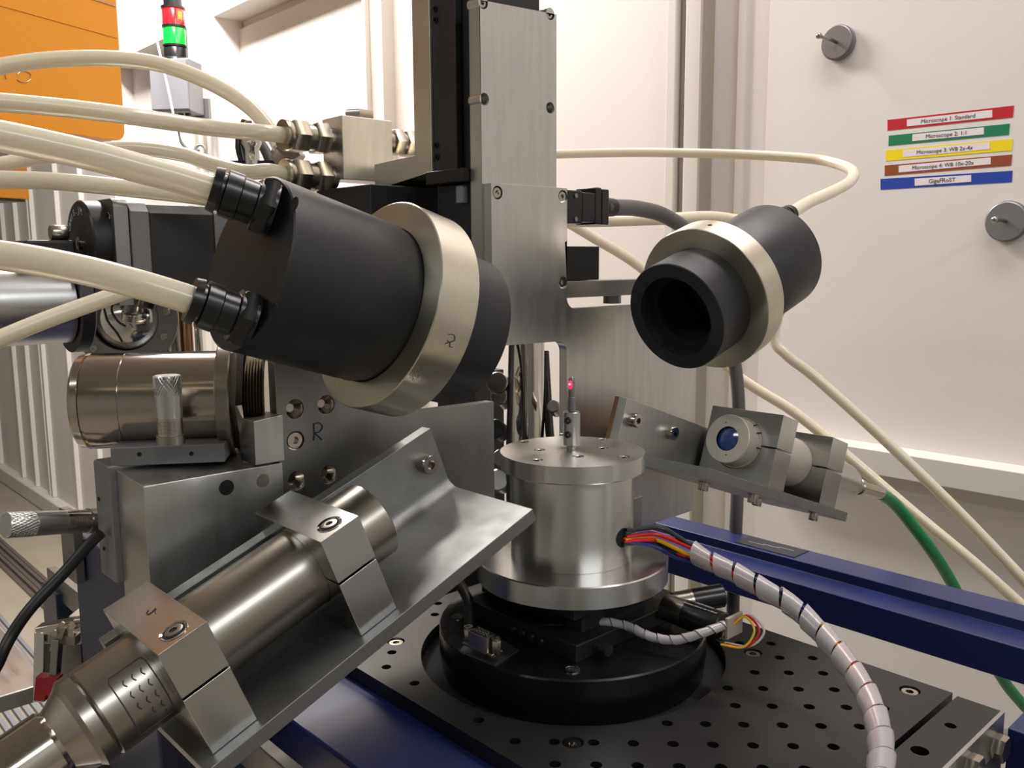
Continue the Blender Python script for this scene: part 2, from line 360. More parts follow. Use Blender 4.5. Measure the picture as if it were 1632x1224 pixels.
# sample holder
hc = on(911, 714, 'z', zt); pin = thing('sample_holder', 'small steel pin holder with glowing red laser spot on the aluminium stage', 'sample holder', hc)
build('neck', MB().cyl(hc, Z, .0032, .003), 'steel', pin)
build('collar', MB().cyl(hc+Z*.002, Z, .0054, .0215, 32, .0004), 'aluz2', pin)
sd = unit(-fh+rh*-.55)
for h in (.0075, .0165):
    socket_screw(hc+Z*(h+.002)+sd*.0042, sd, .0022, .0022, pin, 'black', 'set_screw')
build('grub_tip', MB().cyl(hc+Z*.009-rh*.0075-fh*.002, rh, .001, .003, 12), 'steel', pin)
build('pin', MB().cyl(hc+Z*.0235, Z, .0023, .0095, 24, .0003), 'grey', pin)
build('capillary', MB().lathe(hc+Z*.033, Z, [(0, 0), (0, .0021), (.0095, .0021), (.0115, .0018), (.0125, .001), (.0128, 0)], 24), 'grey', pin)
gl = hc+Z*.0410-rh*.0010-fh*.0016
build('laser_spot_glow', MB().lathe(gl-Z*.0032, Z, [(0, 0), (.0006, .0009), (.0028, .0014), (.005, .001), (.0058, 0)], 16), 'glow', pin)  # laser light on the capillary, modelled as an emissive bead
build('glow_core', MB().sph(gl-fh*.0011-rh*.0004+Z*.0002, .0006, 10, 6), 'core', pin)

# tilt stage under the base flange (black)
zf = zt-.0805
ts = thing('tilt_stage', 'black goniometer stage squeezed under the aluminium base flange', 'stage', az(zt-.11))
build('upper_plate', MB().box(AX[0]-.040, AX[0]+.040, AX[1]-.040, AX[1]+.040, zf-.008, zf), 'black', ts, bevel=.001)
arc = [(-.036, 0), (.036, 0), (.036, .008)]+[(.036*math.cos(a), .008-.006*math.sin(a)) for a in np.linspace(.2, PI-.2, 9)]+[(-.036, .008)]
build('cradle', MB().prism(arc, az(zf-.0195)-V(0, .03, 0), V(1, 0, 0), Z*1.2, V(0, .06, 0)), 'blackm', ts)
build('lower_plate', MB().box(AX[0]-.052, AX[0]+.046, AX[1]-.045, AX[1]+.045, zf-.030, zf-.019), 'black', ts, bevel=.001)
build('side_block', MB().box(AX[0]-.054, AX[0]-.040, AX[1]-.030, AX[1]-.006, zf-.019, zf-.003), 'black', ts, bevel=.001)
for k in range(4): build('micro_screw', MB().cyl(V(AX[0]+.0+.008*k-.005, AX[1]-.046, zf-.0245), V(0, -1, 0), .0018, .002, 12), 'steeld', ts)
build('adjuster', MB().cyl(V(AX[0]+.046, AX[1]-.028, zf-.024), V(1, 0, 0), .0035, .010, 20), 'blackm', ts)
# motors
def mot(a, d, r, L, lab, label_text=False):
    t = thing('motor', lab, 'motor', a)
    build('gearbox', MB().lathe(a, d, [(0, 0), (0, r*.96), (L*.32, r*.96), (L*.32, r), (L*.38, r), (L*.38, 0)], 32), 'steeld', t)
    build('body', MB().lathe(a+d*L*.38, d, [(0, 0), (0, r), (L*.6, r), (L*.62, r*.93), (L*.62, 0)], 32), 'plastic', t)
    return t
ma = P(1062, 968, .552); md_ = V(1, 0, 0)
mt = mot(ma, md_, .0088, .042, 'black cylindrical motor with grey gearbox and white lettering beside the base flange')
txt('FAULHABER', .0045, ma+V(.027, -.0025, .0086), V(-1, 0, 0), V(0, -1, .3), 'white', 'lettering', mt)
txt('minimotor', .003, ma+V(.027, .0015, .0088), V(-1, 0, 0), V(0, -1, 0), 'white', 'lettering', mt)
me_ = ma+V(.042, 0, 0)
build('terminal', MB().box(me_[0], me_[0]+.003, me_[1]-.005, me_[1]+.004, me_[2]-.006, me_[2]+.005), 'chrome', mt, bevel=.0005)
build('circuit_board', MB().box(me_[0]+.006, me_[0]+.008, me_[1]-.008, me_[1]+.008, me_[2]-.003, me_[2]+.010), 'beige', mt, bevel=.0005)
mot(P(1072, 962, .60), unit(V(.55, .8, .1)), .008, .036, 'second black motor behind the lettered motor under the flange')
for i, (m_, r_, lb) in enumerate((('wyel', 0, 'yellow'), ('wred', .002, 'red'), ('wwht', .004, 'white'))):
    b0 = me_+V(.007, -.002+.002*i, .004)
    tag(build('motor_wire', MB().tube([b0, b0+V(.006, .004, .006), b0+V(.013+r_, .003, 0), b0+V(.010+r_*.5, -.003, -.009), b0+V(-.002, -.008, -.010)], .0007, 8), m_), 'thin %s wire looping behind the lettered motor' % lb, 'wire', 'loose motor wires')

# rotary stage disc
rs = thing('rotary_stage', 'large round black rotary stage set in the breadboard recess', 'stage', az(1.0545))
zb = 1.062
notch = build('disc', MB().lathe(az(1.0545), Z, [(0, 0), (0, .0835), (.012, .085), (zt-.111-1.0545, .085), (zt-.110-1.0545, .0842), (zt-.110-1.0545, 0)], 128), 'blackd', rs)
zd = zt-.110
for q in ((910, 1068), (728, 984), (1140, 1041)):
    p = on(*q, 'z', zd)
    if np.hypot(*(p[:2]-AX[:2])) > .083: continue
    build('washer', MB().lathe(p, Z, [(0, .0036), (0, .0050), (.0007, .0050), (.0007, .0036), (0, .0036)], 24), 'chrome', rs)
    socket_screw(p, Z, .0035, .0005, rs, 'steeld')
# D-sub connector
cb = thing('connector_plate', 'grey metal plate with nine pin socket on the round black stage', 'connector', on(780, 1035, 'z', zd))
pl_ = [on(*q, 'z', zd+.004) for q in ((733, 1030), (790, 1052), (826, 1028), (792, 1007), (762, 990))]
pp = [(p[0], p[1]) for p in pl_]
build('plate', MB().prism(pp, V(0, 0, zd), V(1, 0, 0), V(0, 1, 0), Z*.0012), 'alud', cb)
ca, cb_ = on(741, 1020, 'z', zd+.006), on(797, 1044, 'z', zd+.006); U = unit(cb_-ca); W = unit(np.cross(Z, U)); cm = (ca+cb_)/2
build('flange', MB().cbox(cm, U*.0125, W*.0045, Z*.0008), 'nickel', cb, bevel=.0004)
build('socket_shell', MB().prism(fillet([(-.0085, -.0042), (.0085, -.0042), (.0075, .0042), (-.0075, .0042)], (0, 1, 2, 3), .0015), cm, U, W, Z*.009), 'nickel', cb)
build('insert', MB().cbox(cm+Z*.0085, U*.007, W*.0031, Z*.0008), 'plastic', cb)
for a in range(5):
    build('pin', MB().cyl(cm+U*(-.005+.0025*a)-W*.0012+Z*.009, Z, .0006, .0012, 8), 'nickel', cb)
    if a < 4: build('pin', MB().cyl(cm+U*(-.00375+.0025*a)+W*.0014+Z*.009, Z, .0006, .0012, 8), 'nickel', cb)
for s_ in (-1, 1):
    build('standoff', MB().hexn(cm+U*.0115*s_, Z, .0028, .008), 'nickel', cb); build('standoff_rim', MB().lathe(cm+U*.0115*s_+Z*.008, Z, [(0, .0014), (0, .0026), (.0015, .0026), (.0015, .0014), (0, .0014)], 20), 'nickel', cb)
tag(build('black_cable', MB().tube([P(715, 905, .60), P(735, 935, .575), P(748, 965, .56), P(748, 1008, .548)], .0034, 14), 'rubber'), 'short black cable dropping to the socket plate on the round stage', 'cable')

# small spiral-wrapped loom
def wrap(pts, r, pitch, name, lab, m='wrap', cover=.9, taper=.12, seg=16):
    p, _ = spline(pts, 24); fr = frames(p); L = [0]
    for a, b in zip(p, p[1:]): L.append(L[-1]+np.linalg.norm(b-a))
    def at(s):
        s = max(0, min(L[-1]-1e-6, s)); i = int(np.searchsorted(L, s, 'right'))-1; i = min(i, len(p)-2); f = (s-L[i])/(L[i+1]-L[i])
        return p[i]*(1-f)+p[i+1]*f, unit(fr[i][0]*(1-f)+fr[i+1][0]*f), unit(fr[i][1]*(1-f)+fr[i+1][1]*f)
    N = int(L[-1]/pitch*seg); vs = []; fs = []
    for k in range(N+1):
        th = 2*PI*k/seg; s0 = pitch*k/seg
        for e, rr in ((0, r*(1+taper)), (cover*.5, r*(1+taper*.3)), (cover, r*(1-taper*.4)), (cover, r*(1-taper*.4)-.0006), (cover*.5, r-.0004), (0, r*(1+taper)-.0006)):
            c, x, y = at(s0+e*pitch); vs.append(c+(x*math.cos(th)+y*math.sin(th))*rr)
    for k in range(N):
        for j in range(6): a = k*6+j; b = k*6+(j+1) % 6; fs.append((a, b, b+6, a+6))
    fs += [tuple(range(6)), tuple(reversed(range(N*6, N*6+6)))]
    return build(name, MB().add(vs, fs), m, smooth=50)
small = [P(928, 992, .535), P(960, 991, .53), P(1000, 998, .525), P(1035, 1014, .515), P(1075, 1020, .508), P(1115, 1010, .505), P(1155, 996, .508)]
tag(wrap(small, .0026, .0078, 'thin_cable_wrap', ''), 'thin clear spiral wrapped cable curving over the round black stage to the motor', 'cable')
tag(build('wire_core', MB().tube(small, .0018, 10), 'greyp'), 'grey wires inside the thin spiral wrap over the black stage', 'wire')
tag(build('green_wire_end', MB().tube([P(865, 1000, .53), P(890, 998, .53), P(912, 996, .532), P(930, 991, .535)], .0022, 10), 'wgrn'), 'dark green wires leaving the thin spiral wrap under the flange', 'wire')

# big loom from the cylinder
big = [P(1095, 872, .545), P(1125, 892, .535), P(1165, 910, .525), P(1215, 938, .51), P(1262, 965, .50), P(1305, 1005, .485), P(1345, 1052, .465), P(1378, 1100, .445), P(1398, 1150, .425), P(1405, 1200, .405), P(1400, 1250, .385), P(1385, 1320, .36)]
tag(wrap(big, .0058, .0152, 'spiral_cable_wrap', '', cover=.86), 'thick clear spiral wrapped cable arching from the stage over the breadboard', 'cable')
p0 = pc+pd*.0050
wires = [('wgrn', 'dark green', (.0, .0030), (1045, 838), (1085, 858)), ('wblk', 'black', (.001, .0042), (1050, 842), (1090, 863)), ('wred', 'upper red', (.001, .0005), (1040, 851), (1075, 862)), ('wred', 'lower red', (-.001, -.0015), (1052, 862), (1085, 884)), ('wyel', 'yellow', (0, -.0010), (1035, 857), (1075, 873)), ('wblu', 'blue', (.002, -.0025), (1045, 872), (1080, 890)), ('wblk', 'lower black', (-.002, -.003), (1040, 866), (1078, 880))]
lat = np.cross(Z, pd)
for i, (m_, lb, (dl, dz), q1, q2) in enumerate(wires):
    a = 2*PI*i/7; of = (rt*math.cos(a)+uu*math.sin(a))*.0031
    tag(build('wire', MB().tube([p0+lat*dl+Z*dz-pd*.003, P(*q1, .552-.002*(i % 3)), P(*q2, .545-.002*(i % 2))]+[b+(rt*math.cos(a+.9*j)+uu*math.sin(a+.9*j))*.0031 for j, b in enumerate(big[1:])], .0013, 8, 8), m_), '%s wire leaving the aluminium cylinder into the spiral wrap' % lb, 'wire', 'coloured wires from the cylinder')

# ================================================================== BREADBOARD
bb = thing('breadboard', 'black perforated breadboard plate around the round stage', 'plate', V(-.37, .393, 1.05))
gx, gy = -.197, .4342; hl = []
xs0, xs1, ys0, ys1 = -.5625, -.1775, .277, .5085
for i in range(-3, 28):
    for j in range(-8, 14):
        if (i+j) % 2: continue
        x, y = gx-.01455*i, gy-.01435*j
        if xs0+.008 < x < xs1-.008 and ys0+.008 < y < ys1-.008 and np.hypot(x-AX[0], y-AX[1]) > .1035: hl.append((x, y, .0031, 14))
big_ = [(913, 1183), (1200, 1040), (631, 1022), (1450, 1100)]
bigp = [on(*q, 'z', zb) for q in big_]
hl = [h for h in hl if all(np.hypot(h[0]-b[0], h[1]-b[1]) > .0095 for b in bigp)]
hl += [(b[0], b[1], .0058, 20) for b in bigp]+[(AX[0], AX[1], .097, 96)]
build('plate', MB().prism([(xs0, ys0), (xs1, ys0), (xs1, ys1), (xs0, ys1)], V(0, 0, zb-.009), V(1, 0, 0), V(0, 1, 0), Z*.009, hl), 'blackg', bb, smooth=30, bevel=.0006, seg=1)
for b in bigp: socket_screw(V(b[0], b[1], zb-.006), Z, .0050, .0052, bb, 'chrome')
build('recess_floor', MB().lathe(az(zb-.0088), Z, [(0, 0), (0, .0965), (.001, .0965), (.001, 0)], 64), 'bore', bb)
bp = thing('base_plate', 'thick black plate with bare aluminium edge under and beside the breadboard', 'plate', V(-.35, .393, 1.0))
cp = [on(1466, 1195, 'z', zb), on(1515, 1155, 'z', zb)]
build('plate', MB().prism([(-.1745, ys0), (-.1515, ys0), (-.1515, .5075), (-.1745, .5075)], V(0, 0, 1.0405), V(1, 0, 0), V(0, 1, 0), Z*.0210, [(cp[0][0], cp[0][1], .0045, 20), (cp[1][0], cp[1][1], .0030, 16)]), 'blackg', bp)
build('bare_edge', MB().box(-.1515, -.1495, ys0, .5075, 1.0405, zb-.0003), 'alux', bp)
build('under_plate', MB().box(-.2505, -.1495, ys0+.002, .5075, 1.0, 1.0400), 'blackm', bp)
for q in ((1587, 1190), (1545, 1222)):
    p = on(*q, 'x', -.149)
    build('hex_bolt', MB().hexn(p-V(.0005, 0, 0), V(1, 0, 0), .0075, .006), 'steel', bp)
# lower blue base and frame
tag(build('pedestal', MB().box(-.79, -.251, .2245, .50, .9305, 1.0525), 'blue', bevel=.002), 'dark blue painted machine base beneath the breadboard', 'machine base')
bs = thing('machine_frame', 'dark grey blue machine frame with thin metal strip at lower left', 'frame', V(-.5, .35, 0))
build('frame_body', MB().box(-.80, -.10, .23, .62, 0, .9295), 'blued', bs, bevel=.002)
build('metal_strip', MB().box(-.79, -.20, .195, .203, on(410, 1172, 'y', .20)[2]-.02, on(410, 1172, 'y', .20)[2]), 'alud', bs, bevel=.001)
build('side_column', MB().box(-.79, -.75, .19, .2235, .4, 1.045), 'blued', bs, bevel=.001)
cz = .975; ca_, cb0 = on(150, 1217, 'z', cz), on(290, 1172, 'z', cz); cc_ = on(200, 1224, 'z', cz)
build('cross_strip', MB().box(ca_[0]-.004, ca_[0]+.006, .02, .2240, cz-.012, cz), 'alud', bs, bevel=.0005); build('cross_strip', MB().box(ca_[0]+.016, ca_[0]+.026, .02, .2240, cz-.012, cz), 'alud', bs, bevel=.0005)
build('lower_beam', MB().box(-.78, -.2, .204, .2240, .94, .99), 'blued', bs, bevel=.001)

# ================================================================== BLUE RAIL
rl = thing('blue_rail', 'long blue painted rail with stepped top running behind the stage', 'rail', V(-.2, .75, .99))
prof = [(.717, .9855), (.717, 1.0143), (.7494, 1.0143), (.7494, 1.0255), (.79, 1.0255), (.79, .9855)]
a_ = on(1632, 989, 'y', .7494)
prof[3] = (.7494, a_[2]); b_ = on(1632, 964, 'z', a_[2]); prof[4] = (b_[1], a_[2]); prof[5] = (b_[1], .9855)
build('beam', MB().prism([(y, z) for y, z in prof], V(-.62, 0, 0), V(0, 1, 0), V(0, 0, 1), V(.95, 0, 0)), 'blue', rl, bevel=.0012)
s0 = on(1180, 860, 'z', a_[2]); s1 = on(1290, 878, 'z', a_[2]); yc0 = .7494+.004; yc1 = b_[1]-.003
build('dark_sticker', MB().box(s0[0], s1[0], yc0, yc1, a_[2], a_[2]+.0006), 'sticker', rl)
for k in range(3):
    gx0 = s0[0]+(s1[0]-s0[0])*(.15+.22*k)
    build('print_line', MB().box(gx0, gx0+.018, (yc0+yc1)/2-.004+.003*k, (yc0+yc1)/2-.0025+.003*k, a_[2]+.0006, a_[2]+.0008), 'greyp', rl)
bb2 = thing('blue_block', 'small blue block at the bottom right corner holding a white cable', 'block', on(1640, 1180, 'y', .56))
q = on(1622, 1175, 'y', .56); build('block_body', MB().box(q[0], q[0]+.05, .54, .58, q[2]-.018, q[2]+.014), 'blue', bb2, bevel=.001)
tag(build('white_cable', MB().tube([P(1603, 1172, .52), P(1615, 1175, .53), P(1632, 1178, .545)], .004, 12), 'wwht'), 'short white cable between base plate and blue block at right edge', 'cable')

# ================================================================== PLATES
def yz(x): return (V(x, 0, 0), V(0, 1, 0), V(0, 0, 1))
XU = V(1, 0, 0); YU = V(0, 1, 0)
up_ = thing('upper_plate', 'tall bare aluminium plate with four screw holes at top centre', 'plate', V(-.468, .438, 1.25))
h4 = [on(*q, 'x', -.463) for q in ((770, 4), (877, 22), (772, 158), (877, 172))]
build('plate', MB().prism([(.402, 1.25), (.4747, 1.25), (.4747, 1.4850), (.402, 1.4815)], *yz(-.475), V(.012, 0, 0), [(p[1], p[2], .0042, 20) for p in h4]), 'alu', up_, bevel=.0006)
for p in h4[:2]: socket_screw(V(-.468, p[1], p[2]), XU, .0034, .0042, up_)
for p in h4[2:]: build('hole_sleeve', MB().lathe(V(-.472, p[1], p[2]), XU, [(0, 0), (0, .0038), (.008, .0041), (.008, .0036), (.004, .002), (.002, 0)], 20), 'alud', up_)
tp = thing('stage_plate', 'large grey aluminium plate shaped like a stepped T behind the sample holder', 'plate', V(-.459, .52, 1.085))
poly = [(.4034, 1.3622), (.4778, 1.3622), (.4778, 1.2740), (.6434, 1.2738), (.6434, 1.085), (.4778, 1.085), (.4778, 1.2500), (.4034, 1.2510)]
poly = fillet(poly, (2, 6), .0085)
h3 = [on(*q, 'x', -.455) for q in ((793, 307), (897, 313), (897, 450))]
build('plate', MB().prism(poly, *yz(-.4629), V(.0079, 0, 0), [(p[1], p[2], .0046, 20) for p in h3]), 'alu', tp, bevel=.0005)
for p in h3: socket_screw(V(-.459, p[1], p[2]), XU, .0038, .0036, tp)
rp = thing('bracket_plate', 'dull aluminium plate with countersunk holes marked with a blue letter R', 'plate', V(-.449, .31, 1.08))
hr = [on(*q, 'x', -.445) for q in ((470, 652), (520, 645), (471, 702), (473, 766), (524, 756))]
yn = on(607, 655, 'x', -.445)[1]; yr = on(787, 640, 'x', -.445)
poly = fillet([(.2325, 1.088), (yr[1], 1.088), (yr[1], yr[2]), (yn, yr[2]+.0015), (yn, 1.262), (.2325, 1.262)], (3,), .003, 5)
build('plate', MB().prism(poly, *yz(-.453), V(.008, 0, 0), [(p[1], p[2], .0056, 24) for p in hr]), 'alud', rp, bevel=.0005)
for i, p in enumerate(hr):
    if i == 2: socket_screw(V(-.449, p[1], p[2]), XU, .0050, .0036, rp)
    else: build('countersink', MB().lathe(V(-.4515, p[1], p[2]), XU, [(0, 0), (0, .0055), (.0055, .0055), (.0015, .0028), (.0008, .0024), (.0008, 0)], 28), 'steel', rp)
def yzp(px, py, x=-.4448): return on(px, py, 'x', x)
stroke([yzp(500, 702), yzp(501, 690), yzp(500, 675)], .0004, 'inkb', 'marker_letter', rp)
stroke([yzp(499, 676), yzp(508, 674), yzp(514, 680), yzp(509, 688), yzp(502, 690), yzp(507, 695), yzp(513, 701)], .0004, 'inkb', 'marker_letter', rp)
bs_ = yzp(1,1)
tag(build('step_bracket', MB().prism([(.2150, 1.2005), (.2322, 1.2005), (.2322, 1.2262), (.2150, 1.2248)], *yz(-.456), V(.0185, 0, 0)), 'alu', bevel=.0004), 'small bare aluminium block between the steel barrel and the hole plate', 'block')
# L bracket and black linear stage
lb = thing('corner_bracket', 'warm toned L shaped metal bracket left of the tall aluminium plate', 'bracket', V(-.54, .43, 1.366))
pr = [(-.5918, 1.3656), (-.5182, 1.3740), (-.5182, 1.70), (-.5385, 1.70), (-.5385, 1.3875), (-.5918, 1.3854)]
build('bracket', MB().prism(pr, V(0, .402, 0), V(1, 0, 0), V(0, 0, 1), V(0, .068, 0)), 'champ', lb, bevel=.0004)
ls = thing('linear_stage', 'tall black linear stage between the L bracket and aluminium plate', 'stage', V(-.497, .44, 1.37))
build('rear_body', MB().box(-.5178, -.492, .404, .47, 1.374, 1.72), 'blackm', ls, bevel=.0006)
build('front_body', MB().box(-.4915, -.4755, .410, .47, 1.374, 1.72), 'black', ls, bevel=.0006)
for q in ((693, 14), (694, 32), (695, 232), (696, 250)):
    p = on(*q, 'y', .4035); build('screw_hole', MB().lathe(p, V(0, -1, 0), [(0, 0), (0, .0022), (.0006, .0022), (.0006, .0014), (0, .0012), (0, 0)], 14), 'bore', ls)
build('shelf', MB().box(-.5178, -.4755, .396, .47, 1.3645, 1.3735), 'blackg', ls, bevel=.0005)
p = on(737, 310, 'y', .4035); build('sensor', MB().box(p[0]-.003, p[0]+.004, .400, .4098, p[2]-.006, p[2]+.006), 'greyp', ls, bevel=.0005)
tag(build('black_stage_body', MB().box(-.62, -.545, .366, .47, 1.24, 1.3655), 'black', bevel=.001), 'black box body under the aluminium manifold and L bracket', 'housing')
tag(build('stage_housing', MB().box(-.5165, -.477, .405, .47, 1.262, 1.3640), 'blackm', bevel=.001), 'black housing directly left of the large grey plate, behind the steel ring', 'housing')
# things right of the plate
cn = thing('cable_connector', 'black square cable connector plugged beside the large grey plate', 'connector', V(-.475, .515, 1.35))
def bY(name, y0, y1, z0, z1, x0=-.487, x1=-.466, m='plastic', b=.001): return build(name, MB().box(x0, x1, y0, y1, z0, z1), m, cn, bevel=b)
bY('base_flange', .4795, .5065, 1.3375, 1.3625, m='plastic'); bY('shell', .5065, .521, 1.339, 1.3615, m='plastic'); bY('backshell', .521, .5285, 1.3375, 1.3660); bY('clamp_half', .529, .5375, 1.3375, 1.3650)
for z in (1.341, 1.3585): build('screw', MB().cyl(V(-.466, .4985, z), XU, .0018, .001, 12), 'steeld', cn)
gc = [V(-.476, .5375, 1.3520), V(-.476, .55, 1.3520), P(1020, 333, .76), P(1065, 347, .80), P(1110, 385, .86), P(1150, 470, .92), P(1168, 560, .93), P(1177, 640, .93), P(1176, 760, .93), P(1170, 900, .93), P(1168, 990, .93), P(1168, 1100, .95), P(1168, 1100, .95)*V(1, 1, 0)+V(0, 0, .3), P(1168, 1100, .95)*V(1, 1, 0)+V(0, 0, .006)]
build('strain_relief', MB().lathe(V(-.476, .5375, 1.3520), YU, [(0, 0), (0, .0082), (.006, .0078), (.016, .0072), (.016, 0)], 24), 'rubber', cn)
tag(build('grey_cable', MB().tube(gc, [.0068]*14, 18), 'greycab'), 'thick grey cable from the black connector arching behind the right nozzle', 'cable')
ba = thing('sensor_box', 'small matt black box standing on the aluminium cross bar', 'box', V(-.478, .51, 1.2945))
build('body', MB().box(-.49, -.468, .4800, .5285, 1.2945, 1.3205), 'bore', ba, bevel=.0006)
build('cap', MB().lathe(V(-.478, .489, 1.3205), Z, [(0, 0), (0, .009), (.008, .0085), (.011, .004), (.011, 0)], 20), 'plastic', ba)
br = thing('cross_bar', 'flat milled aluminium bar on a stub behind the right nozzle', 'bar', V(-.478, .53, 1.2813))
build('bar', MB().box(-.490, -.466, .4800, .62, 1.2813, 1.2940), 'alud', br, bevel=.0005)
build('stub', MB().cyl(V(-.478, .556, 1.2745), Z, .0075, .0066, 20), 'alud', br)
build('bar_top_plate', MB().box(-.50, -.4905, .4800, .62, 1.2813, 1.2940), 'alu', br, bevel=.0005)
# columns behind
tag(build('chrome_column', MB().lathe(V(-.585, .560, 1.0), Z, [(0, 0), (0, .0168), (.4, .0168), (.4, 0)], 48), 'chrome'), 'thick shiny chrome column standing behind the sample stage', 'column')
tag(build('dark_rod', MB().tube([P(868, 560, .83), P(876, 690, .82), P(884, 760, .82), P(886, 900, .82)], .0042, 12), 'rubber'), 'thin black hose leaning right of the chrome column', 'hose')
tag(build('black_rod', MB().tube([P(816, 520, .80), P(813, 640, .78), P(811, 720, .78), P(812, 860, .78)], .0026, 10), 'rubber'), 'thin black cable hanging left of the chrome column', 'cable')
cl_ = thing('support_column', 'dark support column with small fittings in the gap behind the stage', 'column', V(-.66, .56, 1.0))
build('body', MB().box(-.72, -.66, .56, .60, 0, 1.20), 'blackm', cl_, bevel=.001)
for i, (x, y, r, m_) in enumerate(((800, 618, .010, 'steeld'), (803, 640, .008, 'nickel'), (797, 690, .009, 'blackm'), (806, 735, .008, 'alud'), (801, 770, .010, 'alux'), (888, 655, .006, 'steeld'))):
    c = P(x, y, .80); build('fitting', MB().cyl(c, unit(V(.4, -.6, .3)), r, .02, 20, .001), m_, cl_)

# ================================================================== LASER / PROBE ASSEMBLIES
def pf(sgn, e):
    D = V(0, sgn*math.cos(e), math.sin(e)); N = V(0, -sgn*math.sin(e), math.cos(e)); return D, N
def clamp_block(parent, D, N, xl, xr, nt, nb, t0, t1, r, slit=.0006):
    T = D*(t1-t0); o = S+D*t0
    arc = [(r*math.cos(a), r*math.sin(a)) for a in np.linspace(PI, 0, 25)]
    capp = [(xl, .0001), (-r, .0001)]+arc[1:-1]+[(r, slit), (xr, slit), (xr, nt), (xl, nt)]
    bas = [(xl, -.0001), (-r, -.0001)]+[(a, -b) for a, b in arc[1:-1]]+[(r, -slit), (xr, -slit), (xr, nb), (xl, nb)]
    a = build('clamp_cap', MB().prism(capp, o, XU, N, T), 'aluc', parent, bevel=.0004); b = build('clamp_base', MB().prism(bas, o, XU, N, T), 'aluc', parent, bevel=.0004)
    return a, b
eL = -.3751; D, N = pf(-1, eL)
lm = thing('angle_bracket', 'left aluminium angle bracket with two split clamp blocks holding a steel tube', 'bracket', S+D*.19-N*.04)
prof = fillet([(-.0405, .0090), (-.0325, .0090), (-.0325, -.0311), (.0390, -.0311), (.0390, -.0388), (-.0405, -.0388)], (2,), .007)
build('angle_plate', MB().prism(prof, S+D*.088, XU, N, D*.204), 'almatt', lm, bevel=.0004)
build('standoff', MB().prism([(-.069, -.034), (-.041, -.034), (-.041, -.010), (-.069, -.010)], S+D*.105, XU, N, D*.03), 'alud', lm)
socket_screw(S+D*.1005-N*.0077+XU*-.0325, XU, .0060, .0075, lm)
for t0, t1, i in ((.1819, .2043, 0), (.2631, .2855, 1)):
    cap, base = clamp_block(lm, D, N, -.0318, .0326, .0242, -.0310, t0, t1, .0209)
    c = S+D*(t0+t1)/2+N*.0242+XU*.0235
    build('counterbore', MB().lathe(c-N*.0003, N, [(0, .0048), (0, .0062), (.0008, .0060), (.0004, .0050), (0, .0048)], 32), 'chrome', cap)
    build('bore_shadow', MB().cyl(c-N*.0003, N, .0049, .0005, 24), 'bore', cap); socket_screw(c-N*.0002, N, .0040, .0009, cap, 'steeld')
    if i:
        k = S+D*(t0+t1)/2+N*.0244-XU*.002-D*0.001
        tt = lambda a, b: k+D*a+XU*b
        stroke([tt(.0005, -.0035), tt(.002, -.002), tt(.0018, -.0002), tt(0, -.0002), tt(-.0022, -.0012), tt(-.0008, .0006), tt(-.0002, .003)], .0002, 'ink', 'marker_scribble', cap)
    else:
        for b_ in range(1): pass
lt = thing('laser_tube', 'brushed steel laser tube clamped in the left bracket, nose at lower left corner', 'tube', S+D*.25)
r_ = .0207
build('barrel', MB().lathe(S+D*.160, D, [(0, 0), (0, r_-.0008), (.0008, r_), (.151, r_), (.152, r_-.0012), (.153, r_), (.158, r_), (.160, r_-.002), (.160, 0)], 96), 'steeld', lt)
build('neck', MB().lathe(S+D*.320, D, [(0, 0), (0, .0185), (.003, .0165), (.006, .0145), (.008, .0135), (.010, .0150), (.0345, .0150), (.036, .0135), (.036, 0)], 64), 'steel', lt)
build('nose', MB().lathe(S+D*.356, D, [(0, 0), (0, .0115), (.003, .0125), (.010, .0122), (.012, .009), (.012, 0)], 48), 'nickel', lt)
def ontube(t, a): return S+D*t+(XU*math.cos(a)+N*math.sin(a))*(r_+.0001)
rr_ = [(.2885, .95), (.2875, .85), (.2875, -.45), (.2885, -.55), (.3025, -.55), (.3035, -.45), (.3035, .85), (.3025, .95), (.2885, .95)]
pts = []
for (t0, a0), (t1, a1) in zip(rr_, rr_[1:]):
    for k in range(6): pts.append(ontube(t0+(t1-t0)*k/6, a0+(a1-a0)*k/6))
pts.append(pts[0]); build('engraved_frame', MB().tube(pts, .0003, 6, 1), 'ink', lt)
for j, t in enumerate((.2905, .2945, .2985)):
    for k in range(5-j):
        a0 = .75-k*.27; build('engraved_line', MB().tube([ontube(t, a0), ontube(t+.0008, a0-.08), ontube(t, a0-.16)], .00028, 6, 3), 'ink', lt)
# right assembly
eR = -.3424; D2, N2 = pf(1, eR)
rm = thing('angle_bracket', 'right aluminium angle bracket with two small clamp blocks above four hanging screws', 'bracket', S+D2*.22-N2*.04)
build('upright_plate', MB().prism([(-.0405, -.0300), (-.0325, -.0300), (-.0325, .0080), (-.0405, .0080)], S+D2*.099, XU, N2, D2*.236), 'alu', rm, bevel=.0004)
build('bottom_plate', MB().prism([(-.0405, -.0375), (.0360, -.0375), (.0360, -.0297), (-.0405, -.0297)], S+D2*.118, XU, N2, D2*.219), 'alud', rm, bevel=.0004)
build('spacer_strip', MB().prism([(-.0445, -.028), (-.0406, -.028), (-.0406, .0078), (-.0445, .0078)], S+D2*.099, XU, N2, D2*.2), 'copper', rm)
build('standoff', MB().prism([(-.0785, -.026), (-.0446, -.026), (-.0446, -.008), (-.0785, -.008)], S+D2*.160, XU, N2, D2*.035), 'alud', rm)
for q in ((1012, 670), (1071, 690)):
    p = on(*q, 'x', S[0]-.0325+.003); socket_screw(V(S[0]-.0325, p[1], p[2]), XU, .0052, .0065, rm)
